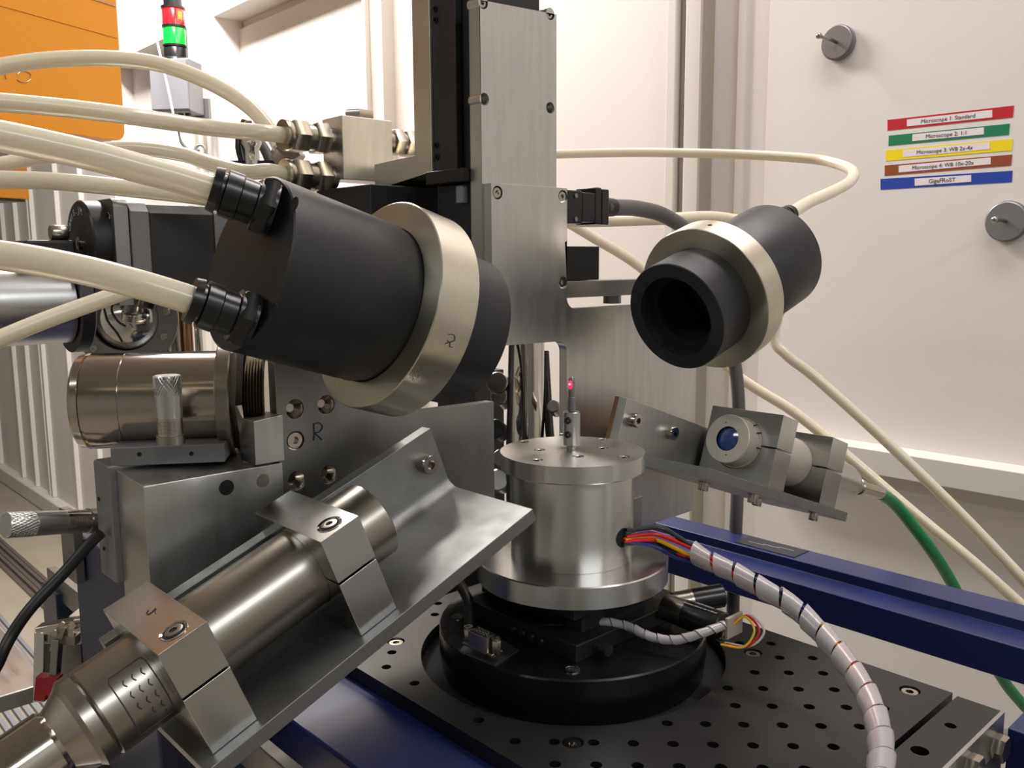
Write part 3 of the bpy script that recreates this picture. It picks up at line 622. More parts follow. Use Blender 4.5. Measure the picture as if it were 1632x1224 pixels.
for t0, t1 in ((.2024, .2263), (.2872, .3156)): clamp_block(rm, D2, N2, -.0295, .0342, .0264, -.0295, t0, t1, .0209)
for q in ((1123, 768), (1208, 793), (1226, 793), (1307, 819)):
    n_b = S-N2*.0375; p = onp(*q, n_b, N2); p = S+D2*((p-S)@D2)-N2*.0375+XU*min(.03, (p-S)[0])
    build('washer', MB().cyl(p, -N2, .0048, .0008, 20), 'steel', rm); socket_screw(p-N2*.0008, -N2, .0038, .0060, rm)
rt_ = thing('sensor_barrel', 'beige cylindrical sensor with blue lens clamped in the right bracket', 'sensor', S+D2*.24)
build('front_barrel', MB().lathe(S+D2*.1875, D2, [(0, .0096), (0, .0185), (.0006, .0191), (.0145, .0191), (.0145, .0096)], 64), 'beige', rt_)
build('rear_barrel', MB().lathe(S+D2*.202, D2, [(0, 0), (0, .0204), (.0006, .0207), (.118, .0207), (.119, .019), (.119, 0)], 64), 'beige', rt_)
build('lens', MB().lathe(S+D2*.1885, D2, [(0, 0), (.0006, .006), (.0014, .0096), (.003, .0096), (.003, 0)], 40), 'lens', rt_)
for a in (1.9, -1.4): build('pin_hole', MB().cyl(S+D2*.1873+(XU*math.cos(a)+N2*math.sin(a))*.0128, D2, .0006, .0006, 10), 'bore', rt_)
for a in (.5, -.1, .85): build('index_mark', MB().tube([S+D2*.1995+(XU*math.cos(a)+N2*math.sin(a))*.0193, S+D2*.2018+(XU*math.cos(a)+N2*math.sin(a))*.0210], .0005, 6), 'bore', rt_)
cpx = thing('coax_connector', 'nickel plated coaxial connector joining the green cable', 'connector', S+D2*.34)
Dc = unit(P(1398, 778, .86)-(S+D2*.321)); c0 = S+D2*.321
build('rear_neck', MB().lathe(c0, D2, [(0, 0), (0, .0185), (.004, .0180), (.070, .0172), (.079, .0150), (.083, .0130), (.083, 0)], 40), 'aluz2', cpx)
c1 = S+D2*.402; c2 = P(1403, 786, .862); Dc = unit(c2-c1); Lc = np.linalg.norm(c2-c1)
build('connector_body', MB().lathe(c1, Dc, [(0, 0), (0, .0068), (.004, .0076), (.008, .0076), (.0085, .0068), (.018, .0068), (.019, .0080), (.024, .0080), (.025, .0062), (Lc, .006), (Lc, 0)], 32), 'nickel', cpx)
tag(build('green_cable', MB().tube([c2-Dc*.002, P(1425, 802, .88), P(1455, 838, .89), P(1490, 885, .90), P(1520, 935, .92), P(1560, 1015, .94), P(1600, 1085, .96), P(1632, 1125, .98), P(1680, 1180, 1.0), P(1760, 1400, 1.0), V(.05, 1.02, .4), V(.12, 1.05, .006)], .0060, 14), 'green'), 'green coaxial cable hanging behind the blue rail', 'cable')

# ================================================================== NOZZLES
def nozzle(o, D, t_tip, t_far, t_near, t_back, rt0, rb, rr, label, loc_t):
    t = thing('nozzle', label, 'nozzle', o+D*loc_t)
    build('tip_tube', MB().lathe(o+D*t_tip, D, [(.06, 0), (.06, rt0*.55), (.0, rt0*.745), (-.0, rt0-.0006), (.0006, rt0), (t_far-t_tip+.002, rt0), (t_far-t_tip+.002, rt0*.9)], 96), 'blackm', t)
    build('inner_sleeve', MB().lathe(o+D*(t_tip+.012), D, [(0, rt0*.60), (0, rt0*.71), (.003, rt0*.71), (.003, rt0*.60), (0, rt0*.60)], 64), 'bore', t)
    ring = build('clamp_ring', MB().lathe(o+D*t_far, D, [(0, rt0*.98), (0, rr-.0005), (.0005, rr), (t_near-t_far-.0005, rr), (t_near-t_far, rr-.0005), (t_near-t_far, rb*.99), (0, rt0*.98)], 128), 'ring', t)
    build('body', MB().lathe(o+D*(t_near-.001), D, [(0, 0), (0, rb*.975), (.004, rb*.975), (.006, rb), (t_back-t_near-.0006, rb), (t_back-t_near, rb-.0008), (t_back-t_near, 0)], 96), 'blackm', t)
    return t, ring
oL = S+V(0, 0, .008); eN = math.radians(17.5); DL = unit(V(-.03, -math.cos(eN), math.sin(eN)))
nl, ringL = nozzle(oL, DL, .09, .124, .148, .220, .0415, .0415, .0545, 'large black nozzle with warm steel ring at left, two hoses on its back', .22)
def fitting(parent, b, D, r=.0105, L=.038, m='plastic'):
    f = build('fitting', MB().lathe(b, D, [(0, 0), (0, r*1.12), (L*.30, r*1.12), (L*.32, r*.92), (L*.55, r*.92), (L*.57, r*1.0), (L*.80, r*1.0), (L*.82, r*.82), (L*.86, r*.82), (L*.87, r*.98), (L, r*.92), (L, 0)], 32), m, parent)
    build('nut', MB().hexn(b+D*.0005, D, r*1.3, L*.26), m, f); return f
pbL = oL+DL*.220
xl_ = unit(XU-DL*(XU@DL)); nl_ = np.cross(DL, xl_); nl_ = nl_*(1 if nl_[2] > 0 else -1)
b1 = onp(436, 335, pbL, DL); b2 = onp(402, 512, pbL, DL)
DF1 = unit(P(336, 300, .382)-b1); DF2 = unit(P(302, 477, .372)-b2)
LF1 = np.linalg.norm(P(336, 300, .382)-b1); LF2 = np.linalg.norm(P(302, 477, .372)-b2)
fitting(nl, b1, DF1, .0105, LF1); fitting(nl, b2, DF2, .0105, LF2)
for q in ((470, 325), (437, 495)):
    p = onp(*q, pbL, DL); build('vent_hole', MB().lathe(p, DL, [(0, 0), (0, .0032), (.0004, .0032), (.0004, .0026), (.0001, .0024), (.0001, 0)], 20), 'bore', nl)
# letter on ring
rc = oL+DL*.136
def onring(t, a): return oL+DL*t+(xl_*math.cos(a)+nl_*math.sin(a))*.0547
stroke([onring(.1375, -.20), onring(.1345, -.19), onring(.1330, -.23), onring(.1352, -.26), onring(.1372, -.25)], .0002, 'ink', 'scribbled_letter', nl)
stroke([onring(.1375, -.29), onring(.1352, -.26), onring(.1340, -.30), onring(.1325, -.295)], .0002, 'ink', 'scribbled_letter', nl)
e1 = b1+DF1*(LF1-.003); e2 = b2+DF2*(LF2-.003)
G = 'milky plastic hoses'
HL = lambda pts, r, lab, name='hose': tag(build(name, MB().tube(pts, r, 20, 10), 'hose'), lab, 'hose', None)
HL([e1, P(280, 284, .375), P(220, 268, .367), P(150, 249, .358), P(70, 231, .35), P(0, 217, .342), P(-60, 206, .335), P(-150, 192, .328)], .0062, 'thick milky hose entering the upper black fitting of the left nozzle')
HL([e2, P(256, 463, .369), P(210, 450, .366), P(140, 432, .363), P(60, 416, .36), P(0, 407, .357), P(-60, 400, .355), P(-150, 390, .352)], .0062, 'thick milky hose entering the lower black fitting of the left nozzle')
eN2 = math.radians(18.5); DR = unit(V(.0, math.cos(eN2), math.sin(eN2))); oR = S+V(0, 0, -.002)
nr, ringR = nozzle(oR, DR, .113, .147, .168, .246, .0395, .0420, .0535, 'black nozzle with open dark bore and steel ring at right', .24)
xr_ = unit(XU-DR*(XU@DR)); nr_ = np.cross(xr_, DR); nr_ = nr_*(1 if nr_[2] > 0 else -1)
build('index_hole', MB().cyl(oR+DR*.1575+unit(nr_*.97+xr_*.18)*.0531, unit(nr_*.97+xr_*.18), .0016, .0006, 14), 'bore', nr)
pb = oR+DR*.246; bfx = pb+nr_*.030+xr_*.012
fitting(nr, bfx, DR, .0075, .014)
# thin hoses on the right
HL([bfx+DR*.012, P(1290, 322, .745), P(1330, 304, .78), P(1356, 288, .82), P(1358, 272, .86), P(1330, 260, .90), P(1290, 253, .93), P(1200, 247, .97), P(1100, 244, 1.0), P(1000, 243, 1.02), P(880, 246, 1.04), P(820, 250, 1.05), P(560, 275, 1.02), P(480, 330, 1.0)], [.0052]*14, 'milky hose looping from the back of the right nozzle past the labels')
HL([P(880, 352, .83), P(960, 352, .84), P(1060, 349, .86), P(1150, 347, .90), P(1225, 372, .94), P(1250, 450, .96), P(1234, 535, .97), P(1255, 567, .96), P(1300, 602, .95), P(1400, 692, .94), P(1520, 808, .92), P(1632, 925, .90), P(1700, 1000, .89), P(1850, 1230, .86), P(1950, 1600, .84), V(.25, 1.0, .006), V(.5, 1.0, .006)], .0058, 'pale hose passing behind the right nozzle and slanting down, the upper one')
HL([P(890, 345, 1.0), P(940, 375, 1.02), P(1020, 425, 1.04), P(1100, 500, 1.06), P(1165, 590, 1.06), P(1270, 660, 1.04), P(1360, 735, 1.02), P(1450, 812, 1.0), P(1550, 895, .98), P(1632, 968, .97), P(1700, 1030, .96), P(1880, 1260, .93), P(1980, 1650, .9), V(.25, 1.08, .006), V(.5, 1.08, .006)], .0062, 'pale hose slanting down behind the right bracket, the lower one')

# ================================================================== MANIFOLD AND LEFT HOSES
mf = thing('manifold', 'square aluminium water manifold with plated nuts and hex plug on top', 'manifold', V(-.615, .402, 1.374))
xm0 = on(513, 195, 'y', .379)[0]
mz = 1.3735
build('block', MB().box(xm0, -.6, .379, .4258, mz, 1.4218), 'alu', mf, bevel=.0006)
xc = (xm0-.6)/2
build('plug', MB().hexn(V(xc-.001, .405, 1.4218), Z, .0125, .0075), 'steeld', mf)
def comp(c, d, r, parent, L1=.012, g=.006):
    a = build('nut', MB().hexn(c+d*.006, d, r, L1), 'nickel', parent)
    build('collar', MB().lathe(c, d, [(0, 0), (0, r*.72), (.006, r*.72), (.006, 0)], 28), 'steeld', parent)
    build('nut', MB().hexn(c+d*(.006+L1+g), d, r, L1*1.15), 'nickel', parent)
    build('collar', MB().lathe(c+d*(.006+L1), d, [(0, 0), (0, r*.8), (g, r*.8), (g, 0)], 28), 'steeld', parent)
    build('sleeve_ring', MB().lathe(c+d*(.006+L1*2.15+g), d, [(0, 0), (0, r*.86), (.003, r*.93), (.0055, r*.9), (.0055, 0)], 32), 'nickel', parent)
    return c+d*(.006+L1*2.15+g+.005)
fz1 = on(535, 222, 'y', .379)[2]; fz2 = on(535, 283, 'y', .379)[2]
h1s = comp(V(xc, .379, fz1), V(0, -1, 0), .0128, mf); h2s = comp(V(xc, .379, fz2), V(0, -1, 0), .0128, mf)
comp(V(xc+.004, .4258, on(640, 228, 'x', -.61)[2]), YU, .0115, mf, .009, .003)
HL([h1s, h1s+V(0, -.02, 0), P(330, 203, .64), P(200, 184, .60), P(100, 172, .58), P(0, 163, .56), P(-60, 158, .55), P(-150, 150, .54)], .0060, 'milky hose running left from the upper manifold nut across the orange housing')
h2e = h2s+V(0, -.03, .0)
HL([h2s, P(430, 273, .655), P(390, 274, .665), P(340, 262, .68), P(290, 246, .70), P(220, 237, .71), P(150, 240, .71), P(60, 252, .70), P(0, 262, .69), P(-60, 270, .68), P(-150, 285, .67)], .0058, 'milky hose from the lower manifold nut dipping behind the orange housing')
hx = P(470, 262, .70); hd = unit(P(440, 228, .70)-hx)
ef = thing('elbow_fitting', 'dark angled hex fitting behind the upper manifold nuts', 'fitting', hx)
build('nut', MB().hexn(hx, hd, .0115, .016), 'steeld', ef); build('sleeve_ring', MB().lathe(hx+hd*.016, hd, [(0, 0), (0, .0085), (.003, .0085), (.003, 0)], 24), 'nickel', ef)
HL([hx+hd*.018, P(425, 200, .70), P(390, 165, .70), P(330, 130, .70), P(260, 104, .69), P(190, 94, .68), P(120, 93, .67), P(60, 97, .66), P(0, 106, .65), P(-60, 118, .64), P(-150, 138, .62)], .0060, 'milky hose arching highest across the orange housing')
HL([P(380, 330, .60), P(330, 315, .60), P(230, 303, .59), P(100, 290, .58), P(0, 286, .575), P(-60, 284, .57), P(-150, 284, .56)], .0058, 'milky hose low across the gap below the orange housing')
HL([P(235, 452, .53), P(190, 468, .52), P(125, 491, .51), P(60, 515, .50), P(0, 540, .49), P(-60, 566, .48), P(-150, 605, .47)], .0049, 'milky hose rising from the left edge behind the lower nozzle hose')

# ================================================================== ORANGE HOUSING
oh = thing('orange_housing', 'big orange painted equipment housing at upper left', 'housing', P(100, 100, 1.4))
Uo = unit(fh*math.cos(math.radians(24))+rh*math.sin(math.radians(24))); No = np.cross(Uo, Z)
pe = P(200, 226, 1.4); pe = V(pe[0], pe[1], pe[2])
build('case', MB().prism(fillet([(-.50, 0), (0, 0), (0, .55), (-.50, .55)], (1,), .018), pe-No*.28, Uo, Z, No*.28), 'orange', oh, bevel=.004, seg=3)
for y0 in (69, 22):
    h = (226-y0)/1400*1.4
    build('seam_ridge' if y0 == 69 else 'seam_groove', MB().boxf(pe-Uo*.50+Z*h+No*.0003, Uo*.497, Z*.003, No*.0010), 'orange' if y0 == 69 else 'copper', oh)
lc = pe-Uo*.30+No*.001
def onpx(px, py): return onp(px, py, pe+No*.0012, No)
stroke([onpx(28, 118)+No*.0002]+[onpx(38+12*math.sin(a), 122-9*math.cos(a)) for a in np.linspace(-.3, 4.2, 9)], .0006, 'copper', 'embossed_letter', oh)
stroke([onpx(8, 116), onpx(10, 126)], .0006, 'copper', 'embossed_letter', oh)
o2 = thing('orange_box', 'small lower orange box with black underside at the left edge', 'box', P(20, 310, 1.3))
p2 = P(48, 318, 1.35)
build('case', MB().boxf(p2-Uo*.3-No*.1, Uo*.3, Z*.05, No*.1), 'orange', o2, bevel=.002)
build('underside', MB().boxf(p2-Uo*.295-No*.098-Z*.004, Uo*.29, Z*.0039, No*.094), 'plastic', o2, bevel=.001)

# ================================================================== STACK LIGHT
sb = P(283, 140, 2.72); Ub = unit(rh*.99-fh*.12); Nb = np.cross(Ub, Z)
jb = thing('junction_box', 'grey plastic junction box on the wall under the signal tower', 'box', sb)
build('box', MB().cbox(sb, Ub*.062, Z*.078, Nb*.045), 'greyp', jb, bevel=.004); build('lid', MB().cbox(sb+Nb*.050, Ub*.060, Z*.074, Nb*.005), 'greyp', jb, bevel=.003)
build('mount_bracket', MB().cbox(sb-Nb*.055+Ub*.03-Z*.055, Ub*.045, Z*.03, Nb*.008), 'grey', jb)
for k in range(3): build('cable_gland', MB().cyl(sb-Z*.078+Ub*(-.02+.025*k), -Z, .009, .012, 16), 'plastic', jb)
tl = thing('signal_tower', 'signal tower light with red over green segment on grey box', 'light', sb+Z*.078)
b0 = sb+Z*.080
pxz = lambda y: (98-y)/1400*2.72
R_ = .033
for nm, y0, y1, m_, r in (('base', 98, 78, 'plastic', R_*1.02), ('green_lens', 76, 49, 'grn', R_), ('red_lens', 46, 20, 'red', R_), ('top_cap', 18, -30, 'plastic', R_*.82)):
    a, b = pxz(y0), pxz(y1); build(nm, MB().lathe(b0+Z*a, Z, [(0, 0), (0, r), ((b-a)*.9, r), (b-a, r*.93), (b-a, 0)], 40), m_, tl)
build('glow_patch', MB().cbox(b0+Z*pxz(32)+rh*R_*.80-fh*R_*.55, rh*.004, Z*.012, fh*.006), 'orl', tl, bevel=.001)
for y in (77, 47.5, 19): build('seam_ring', MB().lathe(b0+Z*(pxz(y)-.002), Z, [(0, 0), (0, R_*1.08), (.006, R_*1.08), (.006, 0)], 40), 'plastic', tl)
build('foot', MB().lathe(b0-Z*.002, Z, [(0, 0), (0, R_*1.35), (.006, R_*1.3), (.010, R_), (.010, 0)], 32), 'plastic', tl)
tag(build('hanging_line', MB().tube([P(205, -445, 2.6), P(232, -100, 2.6), P(247, 40, 2.6), P(256, 90, 2.6), P(270, 150, 2.6), P(284, 225, 2.6), P(292, 262, 2.6)], .0035, 8), 'wwht'), 'thin white cord hanging in front of the grey junction box', 'cord')
tag(build('black_lead', MB().tube([P(284, 186, 2.7), P(286, 220, 2.7), P(300, 238, 2.7), P(318, 240, 2.7)], .004, 8), 'rubber'), 'thin black lead curving below the junction box', 'cable', )
tag(build('cable_eye', MB().tube([P(319+8*math.cos(a), 240+9*math.sin(a), 2.68) for a in np.linspace(0, 2*PI, 13)], .004, 8, 3), 'grey'), 'small grey ring clip holding leads below the junction box', 'clip')
vt = thing('valve_lever', 'small black levered valve with chrome body left of the manifold', 'valve', P(398, 260, .95))
build('lever', MB().tube([P(391, 192, .95), P(385, 212, .95), P(384, 235, .95), P(388, 258, .95)], [.004, .0055, .006, .005], 12), 'plastic', vt)
build('chrome_body', MB().lathe(P(402, 262, .95), Z, [(0, 0), (0, .008), (.015, .008), (.022, .011), (.038, .010), (.045, .006), (.045, 0)], 24), 'chrome', vt)
build('manifold_rail', MB().boxf(P(362, 268, .95), rh*.085, Z*.008, fh*.02), 'plastic', vt)
tag(build('short_grey_hose', MB().tube([P(402, 215, .97), P(418, 232, .97), P(428, 252, .97), P(433, 275, .97), P(434, 300, .97), P(436, 420, .97), P(434, 300, .97)*V(1, 1, 0)+V(0, 0, 1.0), P(434, 300, .97)*V(1, 1, 0)+V(0, 0, .005)], .0055, 12), 'greycab'), 'short grey hose behind the manifold nuts', 'hose')

# ================================================================== OPTICS CLUSTER (mid left)
def oy(px, py, x): return on(px, py, 'x', x)
sm = thing('stepper_motor', 'square stepper motor with grey flange and black body behind the left nozzle', 'motor', oy(270, 440, -.62))
X1 = -.62; a0 = oy(206, 325, X1); a1 = oy(237, 325, X1); a2 = oy(340, 325, X1); a3 = oy(364, 330, X1)
zt_, zb_ = oy(206, 322, X1)[2], oy(206, 322, X1)[2]-.066
for nm, ya, yb, m_, ins in (('front_flange', a0[1], a1[1], 'grey', 0), ('motor_body', a1[1], a2[1], 'black', .0008), ('end_cap', a2[1], a3[1], 'grey', .0)):
    cx = V(X1-.033, 0, zt_-.033); h = .033-ins; c = .006
    pl8 = [(-h+c, -h), (h-c, -h), (h, -h+c), (h, h-c), (h-c, h), (-h+c, h), (-h, h-c), (-h, -h+c)]
    build(nm, MB().prism(pl8, cx+V(0, ya, 0), XU, Z, V(0, yb-ya-.0002, 0)), m_, sm, bevel=.0006)
mp_ = thing('mount_plate', 'grey slotted metal mounting plate between round cap and stepper motor', 'plate', V(X1-.033, a0[1], zb_))
build('plate', MB().prism(fillet([(-.034, -.036), (.031, -.036), (.031, .036), (-.034, .036)], (2, 3), .006), V(X1-.033, a0[1]-.010, zt_-.0335), XU, Z, V(0, .0095, 0), [(.022, .024, .0035, 16), (-.004, .0, .020, 32)]), 'alud', mp_, bevel=.0005)
socket_screw(V(X1-.033+.022, a0[1]-.008, zt_-.0335+.024), V(0, -1, 0), .003, .003, mp_)
lcp = oy(128, 388, -.655)
cpn = thing('lens_cap', 'black round lens cap with white lettering and centre screw', 'cap', lcp)
build('cap_body', MB().lathe(lcp, YU, [(0, 0), (0, .0285), (.001, .0295), (.040, .0295), (.041, .028), (.041, 0)], 64), 'black', cpn)
socket_screw(lcp, V(0, -1, 0), .0045, .0015, cpn)
for i, ch in enumerate('OWIS.JM'):
    a = math.radians(150-i*13); c = lcp+V(math.cos(a), 0, math.sin(a))*.0225-V(0, .0003, 0)
    txt(ch, .0065, c, V(math.sin(a), 0, -math.cos(a)), V(math.cos(a), 0, math.sin(a)), 'white', 'lettering', cpn, .0001)
lv = thing('instrument_arm', 'flat black arm with knurled screw left of the lens cap', 'arm', oy(70, 400, -.66))
p = oy(30, 383, -.66); q_ = oy(112, 383, -.66)
build('arm', MB().box(-.675, -.645, p[1], q_[1]-.001, p[2]-.030, p[2]), 'black', lv, bevel=.002)
ks = oy(95, 371, -.655); build('knurled_screw', MB().lathe(ks-YU*.006, YU, [(0, 0), (0, .0048), (.001, .0055), (.010, .0055), (.011, .0048), (.011, 0)], 12), 'nickel', lv)
build('end_tab', MB().box(-.675, -.650, oy(-8, 440, -.66)[1], oy(12, 440, -.66)[1], p[2]-.047, p[2]-.02), 'black', lv, bevel=.002)
tc_ = oy(55, 487, -.66); te = oy(105, 487, -.66)
at_ = thing('aluminium_tube', 'wide brushed aluminium tube entering from the left edge', 'tube', tc_)
build('tube', MB().lathe(V(-.66, -.1, tc_[2]), YU, [(0, 0), (0, .0265), (te[1]+.1, .0265), (te[1]+.1, .024), (te[1]+.08, 0)], 64), 'alux', at_)
build('clamp_band', MB().lathe(V(-.66, te[1]+.001, tc_[2]), YU, [(0, 0), (0, .0335), (.008, .0335), (.010, .030), (.010, 0)], 48), 'black', at_)
fc = P(198, 508, .735); fn = unit(V(.86, -.5, .04))
fl = thing('mirror_flange', 'round aluminium flange with bolts around a shiny reflecting dome', 'flange', fc)
build('ring', MB().lathe(fc, fn, [(-.02, .030), (-.02, .0400), (-.006, .0400), (-.004, .0425), (0, .0425), (0, .0270), (-.02, .0270)], 72), 'alud', fl)
build('dome', MB().lathe(fc-fn*.012, fn, [(0, .0272)]+[(.0105*math.sin(a), .0270*math.cos(a)) for a in np.linspace(.1, PI/2-.001, 12)]+[(.0105, 0)], 64), 'chrome', fl)
fx, fy, _ = frame_of(fn)
for k in range(10):
    a = 2*PI*k/10+.15; socket_screw(fc+(fx*math.cos(a)+fy*math.sin(a))*.0345, fn, .0028, .0016, fl)
hw = thing('probe_head', 'small cluster of dark fittings in front of the shiny dome', 'fittings', fc+fn*.02)
for i, (x, y, r, L, m_) in enumerate(((200, 483, .0055, .010, 'blackm'), (206, 497, .0045, .012, 'grey'), (212, 487, .004, .012, 'steeld'), (203, 512, .005, .006, 'nickel'), (237, 490, .0045, .012, 'blackm'))):
    build('fitting', MB().cyl(P(x, y, .70), unit(V(.3, .2, 1)), r, L, 20, .0005), m_, hw)
stroke([P(166, 492, .70), P(172, 512, .70), P(186, 530, .70), P(195, 545, .70)], .001, 'rubber', 'lead', hw)
stroke([P(182, 478, .70), P(178, 495, .70), P(188, 512, .70), P(200, 520, .70)], .001, 'rubber', 'lead', hw)
for i, (x, r, m_, lab) in enumerate(((262, .0045, 'alud', 'slim grey upright rod nearest the shiny dome'), (281, .0072, 'steel', 'thick polished upright rod behind the steel barrel'), (301, .0045, 'copper', 'slim copper toned upright rod behind the steel barrel'), (318, .0035, 'chrome', 'thinnest chrome upright rod, rightmost behind the steel barrel'))):
    c = P(x, 560, .80); tag(build('upright_rod', MB().cyl(V(c[0], c[1], 1.02), Z, r, .34, 24), m_), lab, 'rod', 'upright rods behind the barrel')
bl_ = thing('rod_base', 'dark frame block carrying the upright rods', 'block', P(285, 900, .82))
c = P(290, 560, .80); build('body', MB().box(c[0]-.04, c[0]+.045, c[1]-.04, c[1]+.045, .93+.0825, 1.0195), 'blued', bl_)

# ================================================================== STEEL BARREL, MICROMETERS, WEDGE BLOCK
bdir = unit(-rh*.987-fh*.158); bR = P(432, 631, .512); bD = -bdir; k_ = .512/.495
sbr = thing('steel_barrel', 'polished steel cylinder with threaded end left of the hole plate', 'cylinder', bR+bdir*.05)
def sx(px):
    q = 0.
    while proj(bR+bdir*q)[0] > px: q += .0002
    return q
sL, sF, sN, sT = sx(131), sx(357), sx(379), sx(398); rB = .0262*k_; L0 = sL-sF; bs0 = bR+bdir*sL
build('barrel', MB().lathe(bs0, bD, [(0, 0), (0, rB-.002), (.0015, rB-.0005), (.0052, rB), (.0056, rB-.0010), (.0068, rB-.0010), (.0072, rB), (L0*.33, rB), (L0*.33+.0003, rB-.0003), (L0*.33+.0006, rB), (L0, rB), (L0, 0)], 128), 'steel', sbr)
build('flange', MB().lathe(bs0+bD*L0, bD, [(0, 0), (0, .0318*k_), (.0008, .0325*k_), (sF-sN-.0006, .0325*k_), (sF-sN, .0318*k_), (sF-sN, 0)], 72), 'steeld', sbr)
build('lock_nut', MB().hexn(bR+bdir*sN, bD, .0322*k_, sN-sT), 'steel', sbr)
th = []; yy = 0; Lt = sT-.001
while yy < Lt-.0016: th += [(yy, .0238*k_), (yy+.0008, .0258*k_), (yy+.0016, .0236*k_)]; yy += .0016
build('thread', MB().lathe(bR+bdir*sT, bD, [(0, 0)]+th+[(Lt, .0238*k_), (Lt, 0)], 64), 'nickel', sbr, smooth=60)
def micrometer(o, D, k, L, lab):
    t = thing('micrometer', lab, 'micrometer', o)
    
    m = MB().lathe(o, D, [(0, 0), (0, k*.9), (.0006, k*.96), (L*.28, k*.96), (L*.28, 0)], 48); build('thimble_knob', m, 'aluz2', t)
    x, y, d = frame_of(D); kn = MB(); nr = 26
    for sg in (1, -1):
        for i in range(nr):
            a0 = 2*PI*i/nr; pts = [o+d*(L*.28*(.03+.94*j/8))+(x*math.cos(a0+sg*.9*j/8)+y*math.sin(a0+sg*.9*j/8))*k*.985 for j in range(9)]
            kn.tube(pts, k*.035, 4, 1)
    kk = build('knurling', kn, 'aluz2', t); kk['kind'] = 'stuff'
    build('thimble', MB().lathe(o+D*L*.28, D, [(0, 0), (0, k), (L*.27, k*.97), (L*.33, k*.95), (L*.33, 0)], 48), 'aluz2', t)
    build('sleeve', MB().lathe(o+D*L*.61, D, [(0, 0), (0, k*.95), (L*.27, k*.95), (L*.27, 0)], 40), 'steel', t)
    build('lock_collar', MB().lathe(o+D*L*.87, D, [(0, 0), (0, k*1.05), (L*.13, k*1.05), (L*.13, 0)], 40), 'steeld', t)
    for j in range(9):
        c = o+D*(L*.66+L*.022*j); build('scale_line', MB().tube([c+(x*math.cos(a)+y*math.sin(a))*k*.955 for a in np.linspace(0, 2*PI, 17)], .00012, 4, 1), 'ink', t)
    return t
mt0 = P(266, 598, .457); mb0 = P(266, 710, .457)
micrometer(mt0, V(0, 0, -1), .0068, mt0[2]-mb0[2], 'upright knurled micrometer in front of the polished steel cylinder')
me0 = on(157, 829, 'y', .158); ms0 = me0+unit(P(8, 837, .452)-me0)*1
ms0 = P(8, 837, .462)
micrometer(ms0, unit(me0-ms0), .0068, np.linalg.norm(me0-ms0), 'horizontal knurled micrometer sticking out at the left edge')
wb = thing('wedge_block', 'large dull aluminium block under the polished cylinder', 'block', V(-.46, .19, 1.10))
wx0 = on(185, 750, 'y', .1555)[0]
build('block', MB().prism([(wx0, 1.10), (-.4400, 1.10), (-.4400, 1.1990), (wx0, 1.2010)], V(0, .1555, 0), V(1, 0, 0), V(0, 0, 1), V(0, .0765, 0)), 'alu', wb, bevel=.0006)
for q, r in (((361, 777), .0042), ((419, 766), .0038)):
    p = on(*q, 'x', -.44); build('pin_hole', MB().cyl(V(-.4400, p[1], p[2]), XU, r, .0002, 24), 'steeld' if r < .004 else 'bore', wb)
ds = thing('translation_stage', 'dark grey stage slab behind the left micrometer', 'stage', V(-.48, .16, 1.14))
build('slab', MB().box(-.503, wx0-.0003, .1515, .232, 1.1385, 1.2035), 'grey', ds, bevel=.0015)
for q in ((158, 795), (166, 874)):
    p = on(*q, 'y', .1515); build('screw_hole', MB().cyl(p, V(0, -1, 0), .0012, .0005, 12), 'bore', ds)
dh = unit(rh*.987+fh*.158); so = P(177, 744, .468); sl = 0.
while proj(so+dh*sl)[0] < 358: sl += .0005
sh_ = P(177, 713, .468)[2]-so[2]
build('top_slab', MB().boxf(so, dh*sl, Z*sh_, np.cross(Z, dh)*.03), 'grey', ds, bevel=.0008)
for q in ((222, 717), (305, 716)):
    fn_ = np.cross(dh, Z); p = onp(q[0], q[1]+7, so, fn_); build('screw_hole', MB().cyl(p, fn_, .0012, .0004, 12), 'bore', ds)
mc = [P(160, 850, .475), P(140, 870, .475), P(100, 915, .47), P(50, 968, .46), P(20, 1010, .455), P(0, 1050, .45), P(-25, 1120, .45), P(-60, 1350, .45)]
tag(build('black_cable', MB().tube(mc, .0031, 14), 'rubber'), 'black cable drooping from the stage slab to the left edge', 'cable')
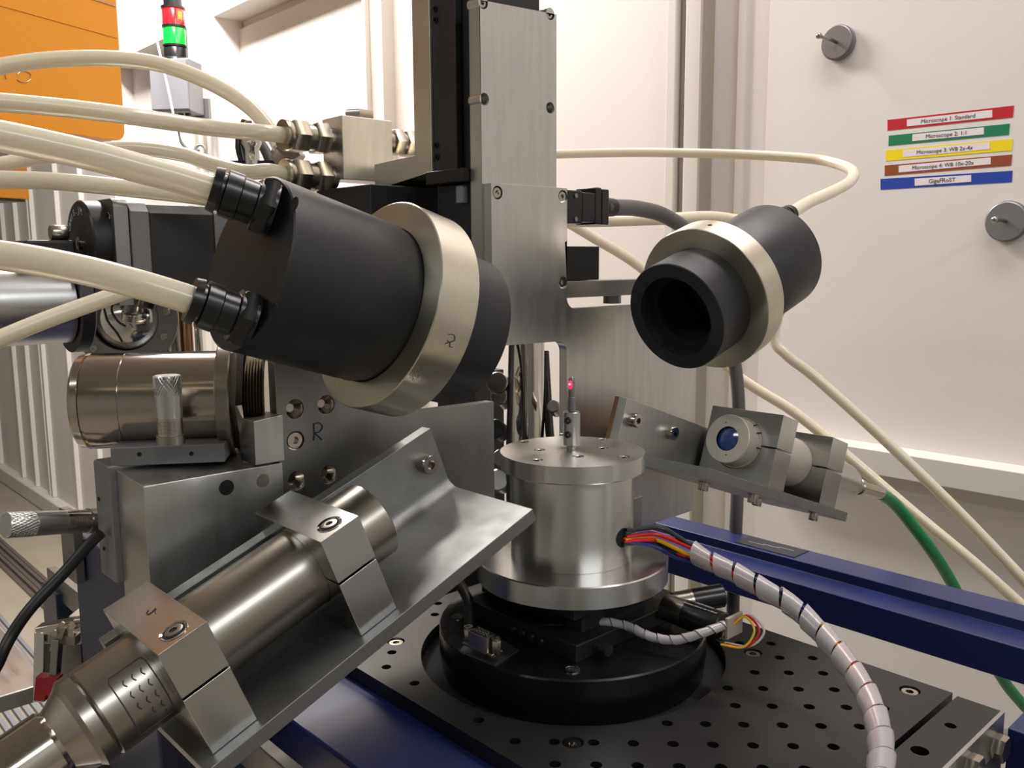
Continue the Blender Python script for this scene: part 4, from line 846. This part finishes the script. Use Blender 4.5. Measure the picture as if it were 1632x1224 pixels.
# stage support below the slab
sp = thing('support_block', 'dark support block under the left translation stage', 'block', V(-.53, .2, 1.0))
build('body', MB().box(-.60, -.47, .165, .2240, .9905, 1.1380), 'blued', sp, bevel=.002)
build('bright_lug', MB().box(-.60, -.575, .158, .1645, 1.11, 1.155), 'alud', sp, bevel=.001)
# ================================================================== TOGGLE CLAMP, LOWER LEFT PLATE
tg = thing('toggle_clamp', 'small bright toggle clamp with red grip at lower left', 'clamp', P(75, 1100, .60))
def strip(name, a, b, wd, th_, m='chrome', d=.60):
    a = P(*a, d); b = P(*b, d); L = unit(b-a); s_ = unit(np.cross(L, fh)); build(name, MB().boxf(a-s_*wd/2, b-a, s_*wd, fh*th_), m, tg, bevel=.0006)
strip('upright', (60, 1120), (62, 1008), .007, .010)
strip('clamp_arm', (56, 1008), (122, 996), .006, .010)
strip('lower_arm', (75, 1018), (120, 1022), .007, .008, 'steeld')
strip('link', (98, 1000), (84, 1040), .006, .006, 'steeld', .597)
strip('lever', (80, 1120), (88, 1020), .005, .007, 'steeld', .595)
strip('red_grip', (62, 1118), (66, 1080), .008, .008, 'redh', .592); strip('red_grip', (78, 1110), (82, 1080), .008, .008, 'redh', .592)
c = P(128, 985, .60); build('spindle', MB().cyl(P(120, 990, .60), unit(P(150, 985, .6)-P(120, 990, .6)), .0022, .013, 14), 'steeld', tg)
build('rubber_tip', MB().cyl(P(142, 988, .60), unit(V(.3, .5, -.8)), .006, .010, 20, .001), 'rubber', tg)
for q in ((88, 1008), (115, 1010), (100, 995)): build('rivet', MB().cyl(P(*q, .597), -fh, .0022, .0015, 14), 'nickel', tg)
cb2 = thing('clamp_post', 'small aluminium post block behind the toggle clamp', 'block', P(120, 1040, .63))
build('post', MB().boxf(P(100, 1115, .63), rh*.016, Z*.042, fh*.02), 'alud', cb2, bevel=.0008)
build('plate', MB().boxf(P(112, 1020, .632), rh*.012, Z*.018, fh*.015), 'alu', cb2, bevel=.0008)
pc_ = P(48, 1096, .62)
tag(build('side_plate', MB().box(pc_[0]-.35, pc_[0], pc_[1]-.12, pc_[1]+.012, pc_[2]-.012, pc_[2]), 'alu', bevel=.001), 'pale aluminium shelf plate at the lower left corner below the toggle clamp', 'plate')
